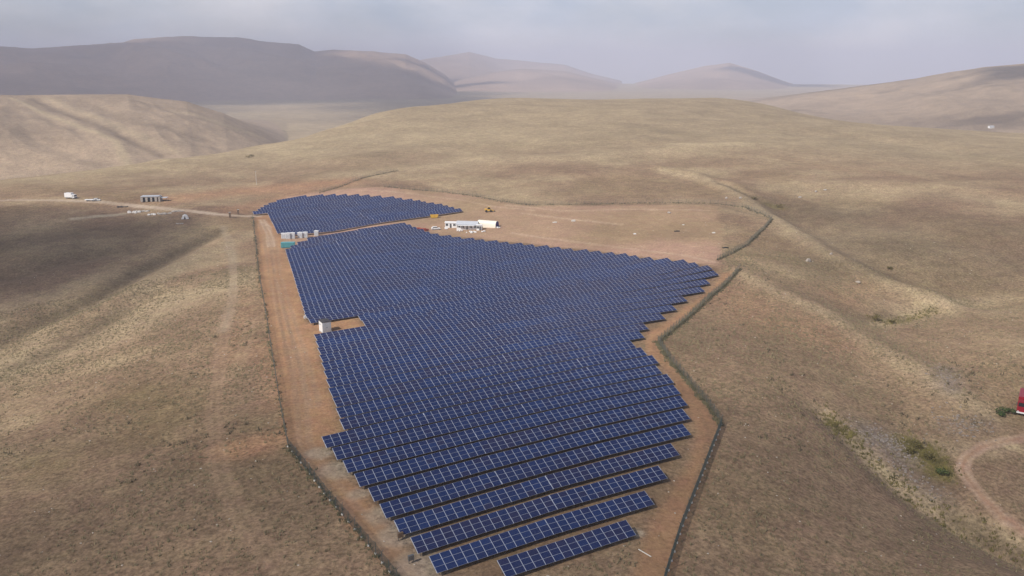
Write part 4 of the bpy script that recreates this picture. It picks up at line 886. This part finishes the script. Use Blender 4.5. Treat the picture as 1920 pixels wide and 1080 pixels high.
# loose grey scree of the gully and small stones over the slopes
def stones(name, pts, lo, hi, m):
    pts = np.asarray(pts); z = hgt(pts[:, 0], pts[:, 1]); b = MB()
    for k in range(len(pts)): b.rock((pts[k, 0], pts[k, 1], z[k]), rnd.uniform(lo, hi), k + 900, 0, .6, 6, 4)
    return tag(b.build(name, m), kind="stuff")
SP = np.concatenate([along(B_SCREE[0][0], 260, 2.6), along(B_SCREE[1][0], 90, 2.4), along(B_SCREE[2][0], 60, 1.6), along(B_SCREE[3][0], 120, 3.0)])
stones("scree", SP, .10, .38, mat("scree_stone", (0.25, 0.215, 0.19), .95, noise=.3))
ST = S[~keep][:0]
q = scatter(1600, -36, 36, 95, 420); q = q[(sdf(q[:, 0], q[:, 1], P_FIELD) < 0)]
stones("pebbles", q, .05, .22, mat("pale_stone", (0.46, 0.41, 0.35), .95, noise=.3))
# ------------------------------------------------------------------ solar panel rows
COLW, ROWH, TILT, LOWH = 1.67, 1.01, math.radians(25.5), 0.78
PW, PH, PT, FR = 1.612, 0.998, 0.04, 0.022
def module_geo(cx, cy, z0=0.0):
    """one framed panel lying in the table plane: vertices, faces, materials (0 frame, 1 glass, 2 back)"""
    x0, x1, y0, y1 = cx - PW / 2, cx + PW / 2, cy - PH / 2, cy + PH / 2
    o = [(x0, y0), (x1, y0), (x1, y1), (x0, y1)]; i = [(x0 + FR, y0 + FR), (x1 - FR, y0 + FR), (x1 - FR, y1 - FR), (x0 + FR, y1 - FR)]
    v = [(*p, z0) for p in o] + [(*p, z0 + PT) for p in o] + [(*p, z0 + PT) for p in i] + [(*p, z0 + PT - 0.004) for p in i]
    f = [(3, 2, 1, 0)]; m = [2]
    for k in range(4):
        n = (k + 1) % 4
        f += [(k, n, 4 + n, 4 + k), (4 + k, 4 + n, 8 + n, 8 + k), (8 + k, 8 + n, 12 + n, 12 + k)]; m += [0, 0, 0]
    f.append((12, 13, 14, 15)); m.append(1)
    return v, f, m
def module_mesh(name, geos, tones, mats, extra=None):
    V, F, M, T, UVs = [], [], [], [], []
    for (v, f, m), tn in zip(geos, tones):
        o = len(V); V += v; F += [tuple(q + o for q in ff) for ff in f]; M += m; T += [tn] * len(v)
    if extra is not None:
        o = len(V); V += extra.v; F += [tuple(q + o for q in ff) for ff in extra.f]; M += [q + 3 for q in extra.m]; T += [0.5] * len(extra.v)
    me = bpy.data.meshes.new(name); me.from_pydata(V, [], F)
    for q in mats: me.materials.append(q)
    me.polygons.foreach_set("material_index", M)
    at = me.attributes.new("tone", "FLOAT", "POINT"); at.data.foreach_set("value", np.array(T, np.float32))
    uv = me.uv_layers.new(name="cells"); dat = np.full((len(me.loops), 2), 0.5, np.float32); li = 0
    for ff, q in zip(F, M):
        if q == 1: dat[li:li + 4] = [(0.0, 0.0), (10.0, 0.0), (10.0, 6.0), (0.0, 6.0)]
        li += len(ff)
    uv.data.foreach_set("uv", dat.ravel()); me.update(); return me
def frame_shapes(n):
    """rails, purlins and legs of a table of n columns; table plane z = 0, legs plumb when the table is tilted"""
    b = MB(); Ln = n * COLW
    for c in range(n + 1): b.box((min(max(c * COLW, 0.045), Ln - 0.045), 1.515, -0.022), (0.10, 3.02, 0.11), 0)
    for y in (0.55, 2.45): b.box((Ln / 2, y, -0.115), (Ln - 0.1, 0.07, 0.11), 1)
    k = max(2, int(round(Ln / 3.6)) + 1); ct, st = math.cos(TILT), math.sin(TILT)
    for j in range(k):
        x = 0.6 + (Ln - 1.2) * j / (k - 1)
        for y in (0.55, 2.45):
            h = LOWH + y * st + 0.5
            top = Vector((x, y, -0.17)); down = Vector((0, -st, -ct)) * (h - 0.17)
            b.cyl(top, top + down, 0.055, 5, 1)
        b.cyl((x, 0.6, -0.2), Vector((x, 2.45, -0.17)) + Vector((0, -st, -ct)) * 1.0, 0.03, 4, 1)
    return b
TONES = [0.02, 0.18, 0.28, 0.36, 0.42, 0.48, 0.52, 0.58, 0.64, 0.72, 0.82, 0.95]
ONE_PANEL = [module_mesh("solar_panel", [module_geo(0, 0)], [t], [M_FRAME, M_GLASS, M_BACK]) for t in TONES]
_frames, _merged = {}, {}
def frame_mesh(n):
    if n not in _frames: _frames[n] = frame_shapes(n).mesh("panel_table", [M_RAIL, M_GALV])
    return _frames[n]
def merged_mesh(n, var):
    if (n, var) not in _merged:
        q = random.Random(n * 31 + var)
        geos = [module_geo((c + 0.5) * COLW, (j + 0.5) * ROWH) for c in range(n) for j in range(3)]
        base = q.choice([0.28, 0.42, 0.5, 0.6, 0.74]); tn = [min(1, max(0.06, q.gauss(base, 0.16))) if q.random() > 0.03 else 0.03 for _ in geos]
        _merged[(n, var)] = module_mesh("panel_table", geos, tn, [M_FRAME, M_GLASS, M_BACK, M_RAIL, M_GALV], frame_shapes(n))
    return _merged[(n, var)]
def uv_line(pts, lift, dv=0.0):
    P = on_ground(pts, lift); u = P[:, :2] @ RE; v = P[:, :2] @ RN - dv; o = np.argsort(v); return v[o], u[o]
def row_v(i): return ROW_V0 + ROW_PITCH * (i - 1)
def build_row(v, u0, u1, label, group, detail, tilt=TILT):
    ncol = int(round((u1 - u0) / COLW)); ncol = max(ncol, 4)
    cuts = []; left = ncol
    nsec = max(1, int(round(ncol / 14.0))); base = ncol // nsec; extra = ncol - base * nsec
    for k in range(nsec): cuts.append(base + (1 if k < extra else 0))
    P0 = RE * u0 + RN * v
    root = thing("solar_panel_row", label, "solar panels", (P0[0], P0[1], ground_z(*P0)), 0, group)
    R0 = Matrix.Translation(Vector(root.location)); inv = R0.inverted()
    u = u0
    for n in cuts:
        Ln = n * COLW; ue = u + Ln
        us = np.linspace(u, ue, 5); pts = RE[None] * us[:, None] + RN[None] * (v + 1.2); zz = hgt(pts[:, 0], pts[:, 1])
        sl, ic = np.polyfit(us - u, zz, 1); a = math.atan(sl)
        O = RE * u + RN * v
        ex = Vector((RE[0] * math.cos(a), RE[1] * math.cos(a), math.sin(a))); ny = Vector((RN[0], RN[1], 0)); up = ex.cross(ny).normalized()
        tl = tilt + rnd.gauss(0, 0.008)
        ey = ny * math.cos(tl) + up * math.sin(tl); ez = ex.cross(ey)
        Mx = Matrix(((ex.x, ey.x, ez.x, O[0]), (ex.y, ey.y, ez.y, O[1]), (ex.z, ey.z, ez.z, ic + LOWH + rnd.uniform(-.02, .02)), (0, 0, 0, 1)))
        if detail:
            t = link("panel_table", frame_mesh(n), root); t.matrix_local = inv @ Mx
            tb = rnd.gauss(0.5, 0.1)
            for c in range(n):
                for j in range(3):
                    q = rnd.gauss(tb, 0.14); k = min(range(1, 12), key=lambda z: abs(TONES[z] - q)) if rnd.random() > 0.03 else 0
                    p = link("solar_panel", ONE_PANEL[k], t)
                    p.matrix_local = Matrix.Translation(((c + 0.5) * COLW, (j + 0.5) * ROWH, 0.0)) @ Matrix.Rotation(rnd.gauss(0, 0.004), 4, "X") @ Matrix.Rotation(rnd.gauss(0, 0.004), 4, "Y")
        else:
            t = link("panel_table", merged_mesh(n, rnd.randrange(5)), root); t.matrix_local = inv @ Mx
        u = ue
    return root
def build_rows():
    UL = [53.6, 45.7, 45.5, 45.4, 45.5, 45.9, 45.7, 45.8, 45.9, 45.9]; UR = [77.1, 86.4, 94.5, 102.9, 111.2, 116.6, 120.1, 124.0, 126.9, 129.9]
    URF = [134.1, 135.1, 136.7, 143.7, 151.4, 162.9, 171.8, 181.9, 194.9, 203.6, 213.5]
    nv, nu = uv_line([(690, 616), (668, 590)], 0.8)
    bv, bu = uv_line([(578, 603), (571, 580), (560, 545), (549, 508), (538, 472), (562, 459), (588, 448.5)], 0.8)
    tv, tu = uv_line([(1346, 501), (1319, 493), (1295, 487), (1223, 480), (1121, 468), (965, 453), (872, 443), (817, 436), (790, 428), (772, 421)], 2.1, 2.73)
    grp = "rows of solar panels in the main field"
    i = 0; last = None; rows = []
    while True:
        i += 1; v = row_v(i)
        if i <= 10: a, b = UL[i - 1], UR[i - 1]
        elif i <= 21:
            b = URF[i - 11]
            a = (51.7, 53.1, 54.5)[i - 11] if i <= 13 else 55.7 + (i - 14) * 1.5
        else:
            a = float(np.interp(v, nv, nu)) if i <= 23 else float(np.interp(v, bv, bu))
            b = float(np.interp(v, tv, tu))
        if v > bv[-1] + 0.5 or i > 60: break
        rows.append((v, a, b))
    nrow = len(rows)
    for k, (v, a, b) in enumerate(rows, 1):
        if k == 1: lab = "short single-table row of blue solar panels nearest the camera, alone at the front edge"
        elif k == nrow: lab = "rearmost row of the main solar field, beside the earth lane below the far block"
        elif k == 10: lab = "blue solar panel row, tenth from the front, jutting out left past its rear neighbours"
        elif k == 22: lab = "nearer of the two shortened solar panel rows that stop at the white cabin's bare pocket"
        elif k == 24: lab = "solar panel row forming the dark back edge of the white cabin's pocket"
        elif k == 23: lab = "farther of the two shortened solar panel rows that stop at the white cabin pocket"
        else: lab = "blue solar panel row, %s from the front edge of the main field" % ordinal(k)
        build_row(v, a, b, lab, grp, k <= 12, math.radians(float(np.interp(k, [10, 17, 26, 40], [25.5, 20.0, 19.0, 21.0]))))
    # far block
    fl = on_ground([(522, 441), (514, 423), (506, 407), (503, 402)], 0.8); fl2 = on_ground([(480, 402), (476, 400)], 0.8)
    top = on_ground([(476, 400), (493, 387), (512, 378), (545, 370), (580, 366), (610, 364), (650, 364), (700, 366), (745, 370), (790, 376), (835, 384), (878, 394)], 2.1)
    poly = np.concatenate([fl, fl2, top, on_ground([(877, 396), (800, 406), (741, 414), (645, 436), (584, 441)], 0.8)])
    pu, pv = poly[:, :2] @ RE, poly[:, :2] @ RN
    v0 = 404.5; k = 0; far = []
    while v0 + k * ROW_PITCH < pv.max():
        v = v0 + k * ROW_PITCH; k += 1; xs = []
        vq = v + (1.0 if k == 1 else 0)
        for j in range(len(pu)):
            a, b = j, (j + 1) % len(pu)
            if (pv[a] - vq) * (pv[b] - vq) < 0: xs.append(pu[a] + (pu[b] - pu[a]) * (vq - pv[a]) / (pv[b] - pv[a]))
        if len(xs) >= 2 and max(xs) - min(xs) > 8: far.append((v, min(xs), max(xs)))
    for k, (v, a, b) in enumerate(far, 1):
        if k == 1: lab = "front row of the far solar block, right behind the small white cabins"
        elif k == len(far): lab = "rearmost and shortest row of the far solar block, below the open hill"
        else: lab = "solar panel row of the far block behind the white cabins, %s from its front" % ordinal(k)
        build_row(v, a, b, lab, "rows of solar panels in the far block", False)
    print("ROWS", nrow, len(far), [tuple(round(q, 1) for q in r) for r in rows[::5]], [tuple(round(q, 1) for q in r) for r in far[::3]])
build_rows()
